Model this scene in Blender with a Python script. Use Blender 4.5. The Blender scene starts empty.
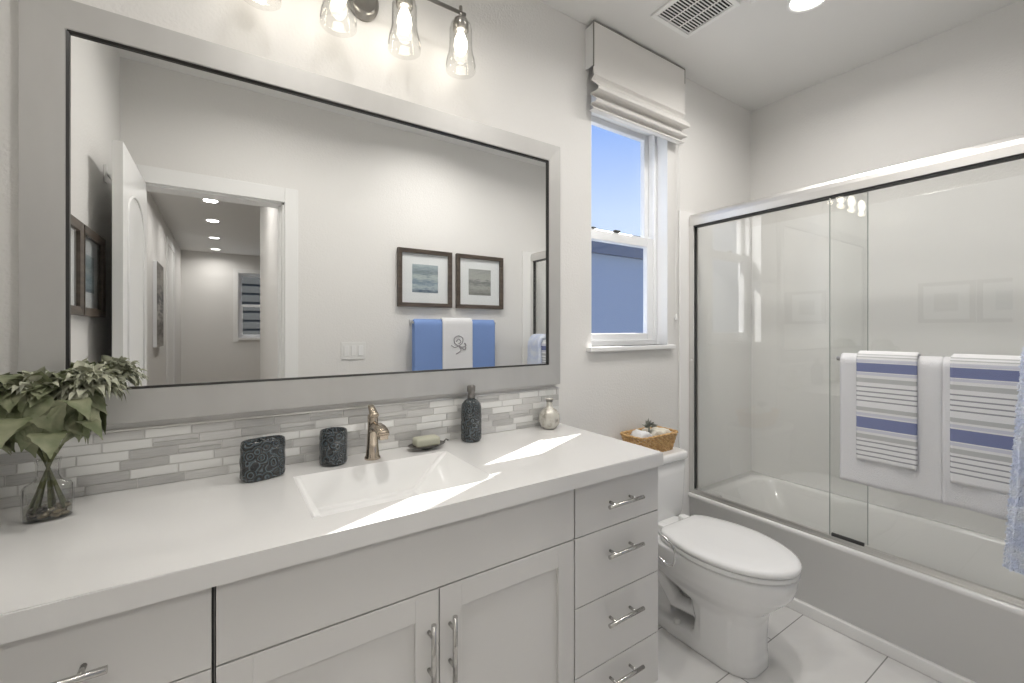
import bpy, bmesh, math, random
from mathutils import Vector, Matrix, noise
PI = math.pi
S = bpy.context.scene
COL = S.collection
random.seed(7)

# ------------------------------------------------------------------ camera, world, sun, exposure
cam_d = bpy.data.cameras.new('camera'); cam = bpy.data.objects.new('camera', cam_d); COL.objects.link(cam)
cam.location = (0, -1.5, 1.29); cam.rotation_euler = (PI/2, 0, -math.radians(33.6))
cam_d.sensor_width = 36; cam_d.lens = 434/1024*36; cam_d.shift_y = -12.5/1024
cam_d.clip_start = 0.01
S.camera = cam
S.view_settings.view_transform = 'Standard'; S.view_settings.look = 'None'
S.view_settings.gamma = 1; S.view_settings.use_curve_mapping = False
S.view_settings.exposure = 0.08

W = bpy.data.worlds.new('sky'); S.world = W; W.use_nodes = True
wn = W.node_tree.nodes; wl = W.node_tree.links
bg = wn['Background']
tc = wn.new('ShaderNodeTexCoord'); sep = wn.new('ShaderNodeSeparateXYZ'); rp = wn.new('ShaderNodeValToRGB')
wl.new(tc.outputs['Generated'], sep.inputs[0]); wl.new(sep.outputs['Z'], rp.inputs[0]); wl.new(rp.outputs[0], bg.inputs[0])
e = rp.color_ramp.elements
e[0].position = 0.0; e[0].color = (0.80, 0.88, 1.0, 1)
e[1].position = 0.75; e[1].color = (0.10, 0.24, 0.80, 1)
for p, c in ((0.25, (0.60, 0.74, 1.0, 1)), (0.45, (0.26, 0.44, 0.92, 1))):
    k = e.new(p); k.color = c
bg.inputs['Strength'].default_value = 1.05

sun_d = bpy.data.lights.new('sun', 'SUN'); sun = bpy.data.objects.new('sun', sun_d); COL.objects.link(sun)
sun_dir = Vector((0.920, 0.405, 0.735)).normalized()           # towards the sun
sun.rotation_euler = sun_dir.to_track_quat('Z', 'Y').to_euler()
sun_d.energy = 20; sun_d.angle = math.radians(0.4); sun_d.color = (1.0, 0.95, 0.88)
LIGHT_CAN = 6.0       # each ceiling downlight, watts
LIGHT_BULB = 0.10      # each vanity bulb, watts

# ------------------------------------------------------------------ materials
MATS = {}
def mat(name, col, rough=0.5, metal=0.0, spec=0.5, coat=0.0, bump=None, noise_col=None, aniso=0):
    m = bpy.data.materials.new(name); m.use_nodes = True
    n = m.node_tree.nodes; l = m.node_tree.links; b = n['Principled BSDF']
    b.inputs['Base Color'].default_value = (*col, 1); b.inputs['Roughness'].default_value = rough
    b.inputs['Metallic'].default_value = metal; b.inputs['Specular IOR Level'].default_value = spec
    b.inputs['Coat Weight'].default_value = coat
    if bump or noise_col:
        t = n.new('ShaderNodeTexCoord')
    if bump:                      # (scale, strength, distance, stretch)
        mp = n.new('ShaderNodeMapping'); mp.inputs['Scale'].default_value = bump[3] if len(bump) > 3 else (1, 1, 1)
        l.new(t.outputs['Object'], mp.inputs[0])
        nz = n.new('ShaderNodeTexNoise'); nz.inputs['Scale'].default_value = bump[0]; nz.inputs['Detail'].default_value = 3
        bp = n.new('ShaderNodeBump'); bp.inputs['Strength'].default_value = bump[1]; bp.inputs['Distance'].default_value = bump[2]
        l.new(mp.outputs[0], nz.inputs['Vector']); l.new(nz.outputs['Fac'], bp.inputs['Height']); l.new(bp.outputs[0], b.inputs['Normal'])
    if noise_col:                 # (scale, other colour, lo, hi, stretch)
        mp = n.new('ShaderNodeMapping'); mp.inputs['Scale'].default_value = noise_col[4] if len(noise_col) > 4 else (1, 1, 1)
        l.new(t.outputs['Object'], mp.inputs[0])
        nz = n.new('ShaderNodeTexNoise'); nz.inputs['Scale'].default_value = noise_col[0]; nz.inputs['Detail'].default_value = 5
        cr = n.new('ShaderNodeValToRGB'); cr.color_ramp.elements[0].position = noise_col[2]; cr.color_ramp.elements[1].position = noise_col[3]
        cr.color_ramp.elements[0].color = (*col, 1); cr.color_ramp.elements[1].color = (*noise_col[1], 1)
        l.new(mp.outputs[0], nz.inputs['Vector']); l.new(nz.outputs['Fac'], cr.inputs[0]); l.new(cr.outputs[0], b.inputs['Base Color'])
    MATS[name] = m
    return m

def glass_mat(name, tint=(1, 1, 1), refl=1.0, ior=1.45, rough=0.0):
    m = bpy.data.materials.new(name); m.use_nodes = True
    n = m.node_tree.nodes; l = m.node_tree.links; n.clear()
    o = n.new('ShaderNodeOutputMaterial'); tr = n.new('ShaderNodeBsdfTransparent'); gl = n.new('ShaderNodeBsdfGlossy')
    fr = n.new('ShaderNodeFresnel'); mx = n.new('ShaderNodeMixShader'); mu = n.new('ShaderNodeMath'); mu.operation = 'MULTIPLY'; mu.use_clamp = True
    tr.inputs[0].default_value = (*tint, 1); gl.inputs['Roughness'].default_value = rough; fr.inputs[0].default_value = ior
    mu.inputs[1].default_value = refl
    ge = n.new('ShaderNodeNewGeometry'); iv = n.new('ShaderNodeMath'); iv.operation = 'SUBTRACT'; iv.inputs[0].default_value = 1.0
    l.new(ge.outputs['Backfacing'], iv.inputs[1]); m2 = n.new('ShaderNodeMath'); m2.operation = 'MULTIPLY'
    l.new(fr.outputs[0], mu.inputs[0]); l.new(mu.outputs[0], m2.inputs[0]); l.new(iv.outputs[0], m2.inputs[1]); l.new(m2.outputs[0], mx.inputs[0]); l.new(tr.outputs[0], mx.inputs[1]); l.new(gl.outputs[0], mx.inputs[2]); l.new(mx.outputs[0], o.inputs[0])
    return m

def emit_mat(name, col, s):
    m = bpy.data.materials.new(name); m.use_nodes = True
    n = m.node_tree.nodes; l = m.node_tree.links; n.clear()
    o = n.new('ShaderNodeOutputMaterial'); em = n.new('ShaderNodeEmission'); em.inputs[0].default_value = (*col, 1); em.inputs[1].default_value = s
    l.new(em.outputs[0], o.inputs[0]); return m

M_WALL = mat('wall_paint', (0.79, 0.78, 0.76), 0.6, bump=(110, 0.36, 0.004))
M_CEIL = mat('ceiling_paint', (0.80, 0.795, 0.78), 0.7, bump=(110, 0.2, 0.003))
M_TRIM = mat('white_trim', (0.86, 0.86, 0.85), 0.35)
M_VINYL = mat('white_vinyl', (0.88, 0.89, 0.90), 0.3)
M_CAB = mat('cabinet_paint', (0.70, 0.69, 0.675), 0.38)
M_DARK = mat('dark_gap', (0.05, 0.05, 0.05), 0.7)
M_COUNTER = mat('quartz', (0.77, 0.765, 0.755), 0.12, coat=0.3, noise_col=(3.0, (0.76, 0.755, 0.74), 0.4, 0.75))
M_SINK = mat('sink_white', (0.80, 0.80, 0.79), 0.28, coat=0.1)
M_PORC = mat('porcelain', (0.86, 0.86, 0.855), 0.08, coat=0.4)
M_ACRYL = mat('acrylic', (0.90, 0.895, 0.88), 0.16, coat=0.2)
M_CHROME = mat('chrome', (0.80, 0.80, 0.80), 0.16, 1.0)
M_STEEL = mat('brushed_steel', (0.76, 0.75, 0.73), 0.36, 1.0)
M_HANDLE = mat('handle_steel', (0.56, 0.55, 0.53), 0.24, 1.0)
M_NICKEL = mat('brushed_nickel', (0.50, 0.43, 0.35), 0.22, 1.0)
M_SILVER = mat('mirror_frame_silver', (0.52, 0.515, 0.50), 0.45, 0.5, noise_col=(4, (0.56, 0.555, 0.54), 0.3, 0.7, (3, 1, 1)))
M_FIXTURE = mat('dark_nickel', (0.36, 0.345, 0.32), 0.28, 1.0)
M_BLACK = mat('black_liner', (0.015, 0.014, 0.013), 0.3)
M_MIRROR = mat('mirror_silvering', (0.93, 0.935, 0.93), 0.0, 1.0)
M_GLASS = glass_mat('clear_glass', (0.98, 0.985, 0.98), 1.0)
M_DOORGLASS = glass_mat('shower_glass', (0.98, 0.985, 0.98), 2.8)
M_WINGLASS = glass_mat('window_glass', (0.97, 0.98, 0.99), 1.0)
M_SHADEGLASS = glass_mat('bubble_glass', (0.965, 0.965, 0.96), 2.2)
M_VASEGLASS = glass_mat('vase_glass', (0.94, 0.94, 0.935), 2.6)
M_WATER = glass_mat('water', (0.90, 0.90, 0.87), 1.2, 1.33)
M_BULB = emit_mat('bulb_glow', (1.0, 0.93, 0.82), 9)
M_LENS = emit_mat('downlight_glow', (1.0, 0.97, 0.92), 9)
M_FABRIC = mat('shade_linen', (0.82, 0.80, 0.77), 0.9, bump=(500, 0.5, 0.002))
M_FABRIC2 = mat('shade_lining', (0.83, 0.83, 0.82), 0.9)
M_TOWEL = mat('white_terry', (0.86, 0.86, 0.87), 0.95, bump=(420, 0.9, 0.004))
M_BLUETOWEL = mat('blue_terry', (0.22, 0.34, 0.66), 0.95, bump=(300, 0.8, 0.004))
M_SHAG = mat('light_blue_shag', (0.72, 0.78, 0.93), 0.95, noise_col=(22, (0.84, 0.88, 0.95), 0.4, 0.62))
M_EMBR = mat('grey_thread', (0.36, 0.35, 0.36), 0.9)
def ceramic_mat():
    m = mat('teal_glazed_ceramic', (0.02, 0.03, 0.035), 0.16, coat=0.6)
    n = m.node_tree.nodes; l = m.node_tree.links; b = n['Principled BSDF']
    t = n.new('ShaderNodeTexCoord'); vo = n.new('ShaderNodeTexVoronoi'); vo.inputs['Scale'].default_value = 42
    l.new(t.outputs['Object'], vo.inputs['Vector']); k1 = n.new('ShaderNodeMath'); k1.operation = 'MULTIPLY'; k1.inputs[1].default_value = 22; l.new(vo.outputs['Distance'], k1.inputs[0])
    k2 = n.new('ShaderNodeMath'); k2.operation = 'SINE'; l.new(k1.outputs[0], k2.inputs[0]); wv = n.new('ShaderNodeMath'); wv.operation = 'MULTIPLY_ADD'; wv.inputs[1].default_value = 0.5; wv.inputs[2].default_value = 0.5; l.new(k2.outputs[0], wv.inputs[0])
    cr = n.new('ShaderNodeValToRGB'); cr.color_ramp.elements[0].position = 0.45; cr.color_ramp.elements[1].position = 1.0
    cr.color_ramp.elements[0].color = (0.010, 0.014, 0.017, 1); cr.color_ramp.elements[1].color = (0.075, 0.10, 0.115, 1)  # groove shade and ridge highlights painted into the ceramic colour
    bp = n.new('ShaderNodeBump'); bp.inputs['Strength'].default_value = 0.8; bp.inputs['Distance'].default_value = 0.003
    l.new(wv.outputs[0], cr.inputs[0]); l.new(cr.outputs[0], b.inputs['Base Color'])
    l.new(wv.outputs[0], bp.inputs['Height']); l.new(bp.outputs[0], b.inputs['Normal'])
    return m
M_CERAMIC = ceramic_mat()
M_SOAP = mat('soap_bar', (0.50, 0.50, 0.40), 0.6, bump=(60, 0.3, 0.003))
M_DISH = mat('pewter_dish', (0.20, 0.19, 0.18), 0.3, 0.8)
M_LEAF = mat('leaf_olive', (0.13, 0.155, 0.075), 0.6, noise_col=(22, (0.30, 0.31, 0.20), 0.4, 0.65))
M_LEAF2 = mat('leaf_dusty', (0.52, 0.53, 0.42), 0.8, noise_col=(30, (0.34, 0.35, 0.25), 0.4, 0.65))
M_STEM = mat('stem_green', (0.12, 0.13, 0.06), 0.6)
M_PEBBLE = mat('pebbles', (0.06, 0.05, 0.04), 0.25, noise_col=(25, (0.45, 0.38, 0.28), 0.45, 0.55))
M_WICKER = mat('wicker', (0.52, 0.30, 0.12), 0.6, noise_col=(70, (0.70, 0.47, 0.22), 0.4, 0.6))
M_WOODFR = mat('brown_frame', (0.06, 0.045, 0.035), 0.4, noise_col=(8, (0.11, 0.085, 0.065), 0.35, 0.65, (1, 1, 9)))
M_MAT = mat('picture_mat', (0.85, 0.86, 0.88), 0.7)
M_HOUSE = mat('blue_grey_stucco', (0.22, 0.27, 0.36), 0.9, bump=(60, 0.4, 0.01))
M_HOUSE2 = mat('dark_slate', (0.035, 0.037, 0.035), 0.8)
M_HALLFLOOR = mat('hall_floor', (0.42, 0.37, 0.31), 0.5)
M_WHITEPL = mat('white_plastic', (0.82, 0.82, 0.80), 0.35)
M_VENTDARK = mat('vent_dark', (0.03, 0.03, 0.03), 0.8)
M_PEARL = mat('seeded_glass_pearl', (0.62, 0.60, 0.54), 0.12, 0.3, coat=0.6, noise_col=(40, (0.30, 0.28, 0.24), 0.5, 0.7))

def floor_tile_mat():
    m = mat('marble_tile', (0.72, 0.71, 0.69), 0.12, coat=0.3)
    n = m.node_tree.nodes; l = m.node_tree.links; b = n['Principled BSDF']
    t = n.new('ShaderNodeTexCoord'); mp = n.new('ShaderNodeMapping'); mp.inputs['Location'].default_value = (-0.385, -0.006, 0)
    br = n.new('ShaderNodeTexBrick'); br.offset = 0.5; br.inputs['Scale'].default_value = 1.0
    br.inputs['Brick Width'].default_value = 0.604; br.inputs['Row Height'].default_value = 0.3005; br.inputs['Mortar Size'].default_value = 0.0022
    br.inputs['Mortar Smooth'].default_value = 0.1
    nz = n.new('ShaderNodeTexNoise'); nz.inputs['Scale'].default_value = 2.2; nz.inputs['Detail'].default_value = 6; nz.inputs['Distortion'].default_value = 1.2
    cr = n.new('ShaderNodeValToRGB'); cr.color_ramp.elements[0].position = 0.35; cr.color_ramp.elements[1].position = 0.7
    cr.color_ramp.elements[0].color = (0.73, 0.72, 0.705, 1); cr.color_ramp.elements[1].color = (0.82, 0.815, 0.80, 1)
    br.inputs['Mortar'].default_value = (0.30, 0.30, 0.29, 1)
    l.new(t.outputs['Object'], mp.inputs[0]); l.new(mp.outputs[0], br.inputs['Vector']); l.new(t.outputs['Object'], nz.inputs['Vector'])
    l.new(nz.outputs['Fac'], cr.inputs[0]); l.new(cr.outputs[0], br.inputs['Color1']); l.new(cr.outputs[0], br.inputs['Color2'])
    l.new(br.outputs['Color'], b.inputs['Base Color'])
    return m
M_FLOOR = floor_tile_mat()

def stripe_mat(name, top, stripes, base=(0.86, 0.86, 0.86)):
    """towel woven in horizontal stripes: stripes = [(distance below top, width, colour)] in metres, object space z"""
    m = mat(name, base, 0.95, bump=(420, 0.7, 0.003))
    n = m.node_tree.nodes; l = m.node_tree.links; b = n['Principled BSDF']
    t = n.new('ShaderNodeTexCoord'); s = n.new('ShaderNodeSeparateXYZ'); l.new(t.outputs['Object'], s.inputs[0])
    prev = None
    for (d, w, c) in stripes:
        su = n.new('ShaderNodeMath'); su.operation = 'COMPARE'; su.inputs[1].default_value = top - d - w/2; su.inputs[2].default_value = w/2
        l.new(s.outputs['Z'], su.inputs[0])
        mx = n.new('ShaderNodeMix'); mx.data_type = 'RGBA'
        if prev is None: mx.inputs[6].default_value = (*base, 1)
        else: l.new(prev, mx.inputs[6])
        mx.inputs[7].default_value = (*c, 1); l.new(su.outputs[0], mx.inputs[0]); prev = mx.outputs[2]
    l.new(prev, b.inputs['Base Color'])
    return m

def art_mat(name, stops):
    m = mat(name, (0.5, 0.5, 0.5), 0.6)
    n = m.node_tree.nodes; l = m.node_tree.links; b = n['Principled BSDF']
    t = n.new('ShaderNodeTexCoord'); s = n.new('ShaderNodeSeparateXYZ'); l.new(t.outputs['Generated'], s.inputs[0])
    mp = n.new('ShaderNodeMapping'); mp.inputs['Scale'].default_value = (1.5, 1, 9); l.new(t.outputs['Generated'], mp.inputs[0])
    nz = n.new('ShaderNodeTexNoise'); nz.inputs['Scale'].default_value = 2.5; nz.inputs['Detail'].default_value = 4; l.new(mp.outputs[0], nz.inputs['Vector'])
    a = n.new('ShaderNodeMath'); a.operation = 'MULTIPLY_ADD'; a.inputs[1].default_value = 0.5; l.new(nz.outputs['Fac'], a.inputs[0]); l.new(s.outputs['Z'], a.inputs[2])
    a2 = n.new('ShaderNodeMath'); a2.operation = 'SUBTRACT'; a2.inputs[1].default_value = 0.25; l.new(a.outputs[0], a2.inputs[0])
    cr = n.new('ShaderNodeValToRGB'); l.new(a2.outputs[0], cr.inputs[0])
    els = cr.color_ramp.elements
    els[0].position = stops[0][0]; els[0].color = (*stops[0][1], 1); els[1].position = stops[-1][0]; els[1].color = (*stops[-1][1], 1)
    for p, c in stops[1:-1]:
        k = els.new(p); k.color = (*c, 1)
    l.new(cr.outputs[0], b.inputs['Base Color'])
    return m

# ------------------------------------------------------------------ mesh helpers
def world_of(o):
    m = Matrix.Identity(4)
    while o is not None:
        m = o.matrix_basis @ m; o = o.parent
    return m

def BM(): return bmesh.new()

def bx(bm, x0, x1, y0, y1, z0, z1, bev=0.0, seg=2, mi=0):
    if x0 > x1: x0, x1 = x1, x0
    if y0 > y1: y0, y1 = y1, y0
    r = bmesh.ops.create_cube(bm, size=1.0, matrix=Matrix.Translation(((x0+x1)/2, (y0+y1)/2, (z0+z1)/2)) @ Matrix.Diagonal((x1-x0, y1-y0, z1-z0, 1)))
    vs = r['verts']
    fs = list({f for v in vs for f in v.link_faces})
    for f in fs: f.material_index = mi
    if bev > 0:
        es = list({e for v in vs for e in v.link_edges})
        res = bmesh.ops.bevel(bm, geom=es, offset=bev, segments=seg, affect='EDGES', profile=0.6)
        for f in res['faces']: f.material_index = mi
    return bm

def frame_of(d):
    d = d.normalized(); a = Vector((0, 0, 1)) if abs(d.z) < 0.9 else Vector((1, 0, 0))
    u = d.cross(a).normalized(); v = d.cross(u).normalized(); return u, v

def tube(bm, pts, rad, seg=12, cap=True, sx=1.0):
    """swept circle; rad number or list"""
    pts = [Vector(p) for p in pts]; n = len(pts)
    rs = rad if isinstance(rad, (list, tuple)) else [rad]*n
    rings = []; u = None
    for i, p in enumerate(pts):
        d = (pts[min(i+1, n-1)] - pts[max(i-1, 0)])
        if u is None: u, v = frame_of(d)
        else:
            dn = d.normalized(); u = (u - dn*u.dot(dn)).normalized(); v = dn.cross(u).normalized()
        rings.append([bm.verts.new(p + (u*math.cos(2*PI*k/seg)*sx + v*math.sin(2*PI*k/seg))*rs[i]) for k in range(seg)])
    for a, b in zip(rings, rings[1:]):
        for k in range(seg):
            f = bm.faces.new((a[k], a[(k+1) % seg], b[(k+1) % seg], b[k])); f.smooth = True
    if cap:
        bm.faces.new(rings[0][::-1]); bm.faces.new(rings[-1])
    return bm

def lathe(bm, prof, c=(0, 0, 0), seg=32, sx=1.0, sy=1.0, rot=0.0, cap0=True, cap1=True, pow_=2.0, wob=None):
    """prof = [(r, z)]; sx, sy squash; pow_ > 2 gives a squarer plan"""
    rings = []
    for r, z in prof:
        ring = []
        for k in range(seg):
            a = 2*PI*k/seg; ca, sa = math.cos(a), math.sin(a)
            q = (abs(ca)**pow_ + abs(sa)**pow_)**(-1/pow_)
            rr = r*q*(1 + (wob(a, z) if wob else 0))
            x, y = rr*ca*sx, rr*sa*sy
            ring.append(bm.verts.new((c[0]+x*math.cos(rot)-y*math.sin(rot), c[1]+x*math.sin(rot)+y*math.cos(rot), c[2]+z)))
        rings.append(ring)
    for a, b in zip(rings, rings[1:]):
        for k in range(seg):
            f = bm.faces.new((a[k], a[(k+1) % seg], b[(k+1) % seg], b[k])); f.smooth = True
    if cap0: bm.faces.new(rings[0][::-1])
    if cap1: bm.faces.new(rings[-1])
    return bm

def loft(bm, rings, cap=True):
    rv = [[bm.verts.new(p) for p in r] for r in rings]
    n = len(rv[0])
    for a, b in zip(rv, rv[1:]):
        for k in range(n):
            f = bm.faces.new((a[k], a[(k+1) % n], b[(k+1) % n], b[k])); f.smooth = True
    if cap:
        bm.faces.new(rv[0][::-1]); bm.faces.new(rv[-1])
    return bm

def grid(bm, nu, nv, fn, smooth=True):
    vs = [[bm.verts.new(fn(i/nu, j/nv)) for j in range(nv+1)] for i in range(nu+1)]
    for i in range(nu):
        for j in range(nv):
            f = bm.faces.new((vs[i][j], vs[i+1][j], vs[i+1][j+1], vs[i][j+1])); f.smooth = smooth
    return vs

def obj(name, bm, m, parent=None, recalc=True, autosmooth=None):
    if recalc: bmesh.ops.recalc_face_normals(bm, faces=bm.faces)
    me = bpy.data.meshes.new(name); bm.to_mesh(me); bm.free()
    for mm in (m if isinstance(m, (list, tuple)) else [m]): me.materials.append(mm)
    o = bpy.data.objects.new(name, me); COL.objects.link(o)
    if parent is not None:
        me.transform(world_of(parent).inverted()); o.parent = parent
    return o

def tag(o, label=None, cat=None, group=None, kind=None):
    if label: o['label'] = label
    if cat: o['category'] = cat
    if group: o['group'] = group
    if kind: o['kind'] = kind
    return o

def thing(name, loc, label, cat, group=None):
    o = bpy.data.objects.new(name, None); COL.objects.link(o); o.location = loc; o.empty_display_size = 0.05
    return tag(o, label, cat, group)

def base_at(o, loc):
    """moves a one-mesh thing's origin to loc, keeping the mesh in place"""
    o.data.transform(Matrix.Translation(-Vector(loc))); o.location = loc; return o

def struct(name, bm, m, parent=None):
    o = obj(name, bm, m, parent)
    if parent is None: o['kind'] = 'structure'
    return o

def sempty(name, loc):
    o = bpy.data.objects.new(name, None); COL.objects.link(o); o.location = loc; o.empty_display_size = 0.05; o['kind'] = 'structure'; return o

def dup(o, loc=None, parent=None):
    c = o.copy(); COL.objects.link(c)
    if parent is not None: c.parent = parent
    if loc is not None: c.location = loc
    for ch in list(o.children): dup(ch, None, c)
    return c

# ------------------------------------------------------------------ room shell
XL, XR, YB, YF, ZC = -0.45, 2.867, 0.0, -1.54, 2.71
WX0, WX1, WZ0, WZ1 = 1.444, 2.016, 1.205, 2.40
def holed(bm, x0, x1, y0, y1, z0, z1, hx0, hx1, hz0, hz1):
    bx(bm, x0, hx0, y0, y1, z0, z1); bx(bm, hx1, x1, y0, y1, z0, z1)
    bx(bm, hx0, hx1, y0, y1, hz1, z1)
    if hz0 > z0: bx(bm, hx0, hx1, y0, y1, z0, hz0)
    return bm
struct('wall_back', holed(BM(), XL-0.12, XR+0.12, 0, 0.15, 0, ZC, WX0, WX1, WZ0, WZ1), M_WALL)
struct('wall_left', bx(BM(), XL-0.12, XL, YF-0.12, 0, 0, ZC), M_WALL)
struct('wall_right', bx(BM(), XR, XR+0.12, YF-0.12, 0, 0, ZC), M_WALL)
DX0, DX1, DZ = -0.381, 0.313, 2.07
struct('wall_front', holed(BM(), XL, XR, YF-0.12, YF, 0, ZC, DX0, DX1, 0, DZ), M_WALL)
struct('floor', bx(BM(), XL-0.12, XR+0.12, YF-0.12, 0.15, -0.1, 0), M_FLOOR)
struct('ceiling', bx(BM(), -0.8, 3.2, -8.4, 0.15, ZC, ZC+0.1), M_CEIL)
# hall and far room seen through the doorway in the mirror
struct('wall_hall_left', bx(BM(), -0.76, -0.64, -8.3, YF-0.12, 0, ZC), M_WALL)
struct('wall_hall_right', bx(BM(), 0.32, 0.44, -3.8, YF-0.12, 0, ZC), M_WALL)
struct('wall_hall_side', bx(BM(), 3.0, 3.12, -8.3, -3.8, 0, ZC), M_WALL)
struct('wall_hall_near', bx(BM(), 0.44, 3.12, -3.8, -3.68, 0, ZC), M_WALL)
struct('wall_hall_far', holed(BM(), -0.76, 3.12, -8.45, -8.3, 0, ZC, 0.23, 0.95, 1.12, 2.36), M_WALL)
struct('floor_hall', bx(BM(), -0.8, 3.2, -8.45, YF-0.12, -0.1, 0), M_HALLFLOOR)

# door casing and jambs
b = BM()
bx(b, DX0-0.066, DX0, YF, YF+0.018, 0, DZ+0.09, 0.004); bx(b, DX1, DX1+0.075, YF, YF+0.018, 0, DZ+0.09, 0.004)
bx(b, DX0, DX1, YF, YF+0.018, DZ, DZ+0.09, 0.004)
bx(b, DX0, DX0+0.012, YF-0.12, YF, 0, DZ); bx(b, DX1-0.012, DX1, YF-0.12, YF, 0, DZ); bx(b, DX0, DX1, YF-0.12, YF, DZ-0.012, DZ)
bx(b, DX0+0.012, DX0+0.03, YF-0.075, YF-0.04, 0, DZ-0.012); bx(b, DX1-0.03, DX1-0.012, YF-0.075, YF-0.04, 0, DZ-0.012)
struct('trim_1', b, M_TRIM)
# open door leaf against the left wall
door = sempty('door_1', (-0.375, -1.52, 0))
b = BM(); bx(b, -0.378, -0.343, -1.52, -0.89, 0.01, 2.06, 0.002)
struct('door_leaf', b, M_TRIM, door)
b = BM()
def arch_panel(bm, y0, y1, z0, z1, x, arch):
    ym = (y0+y1)/2; hw = (y1-y0)/2; pts = [(y0, z0), (y1, z0)]
    for k in range(13):
        a = PI*k/12; pts.append((ym + hw*math.cos(a), z1 + arch*math.sin(a)))
    loop = [(x, p[0], p[1]) for p in pts] + [(x, pts[0][0], pts[0][1])]
    tube(bm, loop, 0.007, 8)
arch_panel(b, -1.42, -0.99, 1.05, 1.78, -0.343, 0.12); arch_panel(b, -1.42, -0.99, 0.2, 0.88, -0.343, 0.0)
struct('panel_moulding', b, M_TRIM, door)
b = BM(); tube(b, [(-0.343, -0.94, 0.98), (-0.295, -0.94, 0.98)], 0.011); tube(b, [(-0.300, -0.94, 0.98), (-0.300, -1.05, 0.98)], 0.009)
lathe(b, [(0.03, 0), (0.03, 0.006)], (0, 0, 0), 20)
for v in b.verts[-40:]: v.co = Vector((-0.343 + v.co.z, -0.94 + v.co.x, 0.98 + v.co.y))
struct('door_handle', b, M_STEEL, door)
# hallway door casing on its left wall
b = BM(); bx(b, -0.64, -0.622, -5.98, -5.9, 0, 2.44); bx(b, -0.64, -0.622, -6.9, -6.82, 0, 2.44); bx(b, -0.64, -0.622, -6.9, -5.9, 2.44, 2.53)
bx(b, -0.64, -0.632, -6.82, -5.98, 0, 2.44)
struct('trim_2', b, M_TRIM)
# baseboards
struct('baseboard_back', bx(BM(), 1.24, 2.1, -0.014, 0, 0, 0.09, 0.003), M_TRIM)
struct('baseboard_front', bx(BM(), DX1+0.075, 2.1, YF, YF+0.014, 0, 0.09, 0.003), M_TRIM)
struct('baseboard_hall', bx(BM(), -0.64, 3.0, -8.3, -8.286, 0, 0.09, 0.003), M_TRIM)

# ------------------------------------------------------------------ window
def window(name, x0, x1, z0, z1, yf, sgn, rail, gl, sill=True):
    """yf: plane of the room side of the frame; sgn +1 when outside lies towards +y"""
    w = sempty(name, ((x0+x1)/2, yf, z0))
    def ring(bm, a0, a1, c0, c1, y0, y1, t, tb=None, tt=None):
        tb = tb or t; tt = tt or t
        bx(bm, a0, a0+t, y0, y1, c0, c1, 0.002, 1); bx(bm, a1-t, a1, y0, y1, c0, c1, 0.002, 1)
        bx(bm, a0+t, a1-t, y0, y1, c0, c0+tb, 0.002, 1); bx(bm, a0+t, a1-t, y0, y1, c1-tt, c1, 0.002, 1)
    Y = lambda d: yf + sgn*d
    b = BM(); ring(b, x0, x1, z0, z1, Y(0), Y(0.075), 0.028); struct('window_frame', b, M_VINYL, w)
    b = BM(); ring(b, x0+0.028, x1-0.028, z0+0.028, rail+0.045, Y(0.008), Y(0.038), 0.048, 0.035, 0.05)
    lo = struct('lower_sash', b, M_VINYL, w)
    struct('pane', bx(BM(), x0+0.07, x1-0.07, Y(0.021), Y(0.025), z0+0.06, rail), gl, lo)
    b = BM(); ring(b, x0+0.028, x1-0.028, rail, z1-0.028, Y(0.04), Y(0.07), 0.034, 0.035, 0.03)
    up = struct('upper_sash', b, M_VINYL, w)
    struct('pane', bx(BM(), x0+0.06, x1-0.06, Y(0.053), Y(0.057), rail+0.03, z1-0.05), gl, up)
    return w
win = window('window_1', WX0, WX1, WZ0, WZ1, 0.067, 1, 1.745, M_WINGLASS)
struct('window_sill', bx(BM(), WX0-0.03, WX1+0.03, -0.03, 0.067, WZ0-0.022, WZ0, 0.004), M_TRIM, win)
b = BM(); bx(b, 1.68, 1.72, 0.068, 0.082, 1.79, 1.802, 0.003); bx(b, 1.52, 1.545, 0.068, 0.082, 1.79, 1.798, 0.003)
struct('sash_lock', b, M_DARK, win)
b = BM()   # white reveals lining the opening
bx(b, WX0, WX0+0.004, 0.001, 0.067, WZ0, WZ1); bx(b, WX1-0.004, WX1, 0.001, 0.067, WZ0, WZ1); bx(b, WX0, WX1, 0.001, 0.067, WZ1-0.004, WZ1)
struct('window_reveal', b, M_VINYL, win)
win2 = window('window_2', 0.23, 0.95, 1.12, 2.36, -8.36, -1, 1.72, M_WINGLASS)
b = BM(); bx(b, 0.15, 0.23, -8.3, -8.282, 1.04, 2.44); bx(b, 0.95, 1.03, -8.3, -8.282, 1.04, 2.44); bx(b, 0.23, 0.95, -8.3, -8.282, 2.36, 2.44); bx(b, 0.23, 0.95, -8.3, -8.26, 1.08, 1.12)
struct('window_casing', b, M_TRIM, win2)

# neighbouring houses outside
nb = thing('neighbour_house', (3.0, 2.6, 0), 'blue-grey stucco house close outside the bathroom window', 'house')
obj('wall', bx(BM(), 0.5, 9.0, 2.6, 2.8, -0.5, 2.27), M_HOUSE, nb)
b = BM(); bx(b, 0.5, 9.0, 2.52, 2.9, 2.27, 2.50); bx(b, 0.5, 9, 2.48, 2.8, 2.50, 2.56)
obj('eave', b, mat('slate_trim', (0.10, 0.12, 0.17), 0.8), nb)
nb2 = thing('dark_house', (2, -11, 0), 'dark house wall outside the far hallway window', 'house')
obj('wall', bx(BM(), -3, 6, -11.2, -11, 0, 3.4), M_HOUSE2, nb2)
b = BM()
for k in range(14): bx(b, -3, 6, -11.0, -10.97, 0.2+k*0.22, 0.215+k*0.22)
obj('siding', b, M_HOUSE2, nb2)

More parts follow.
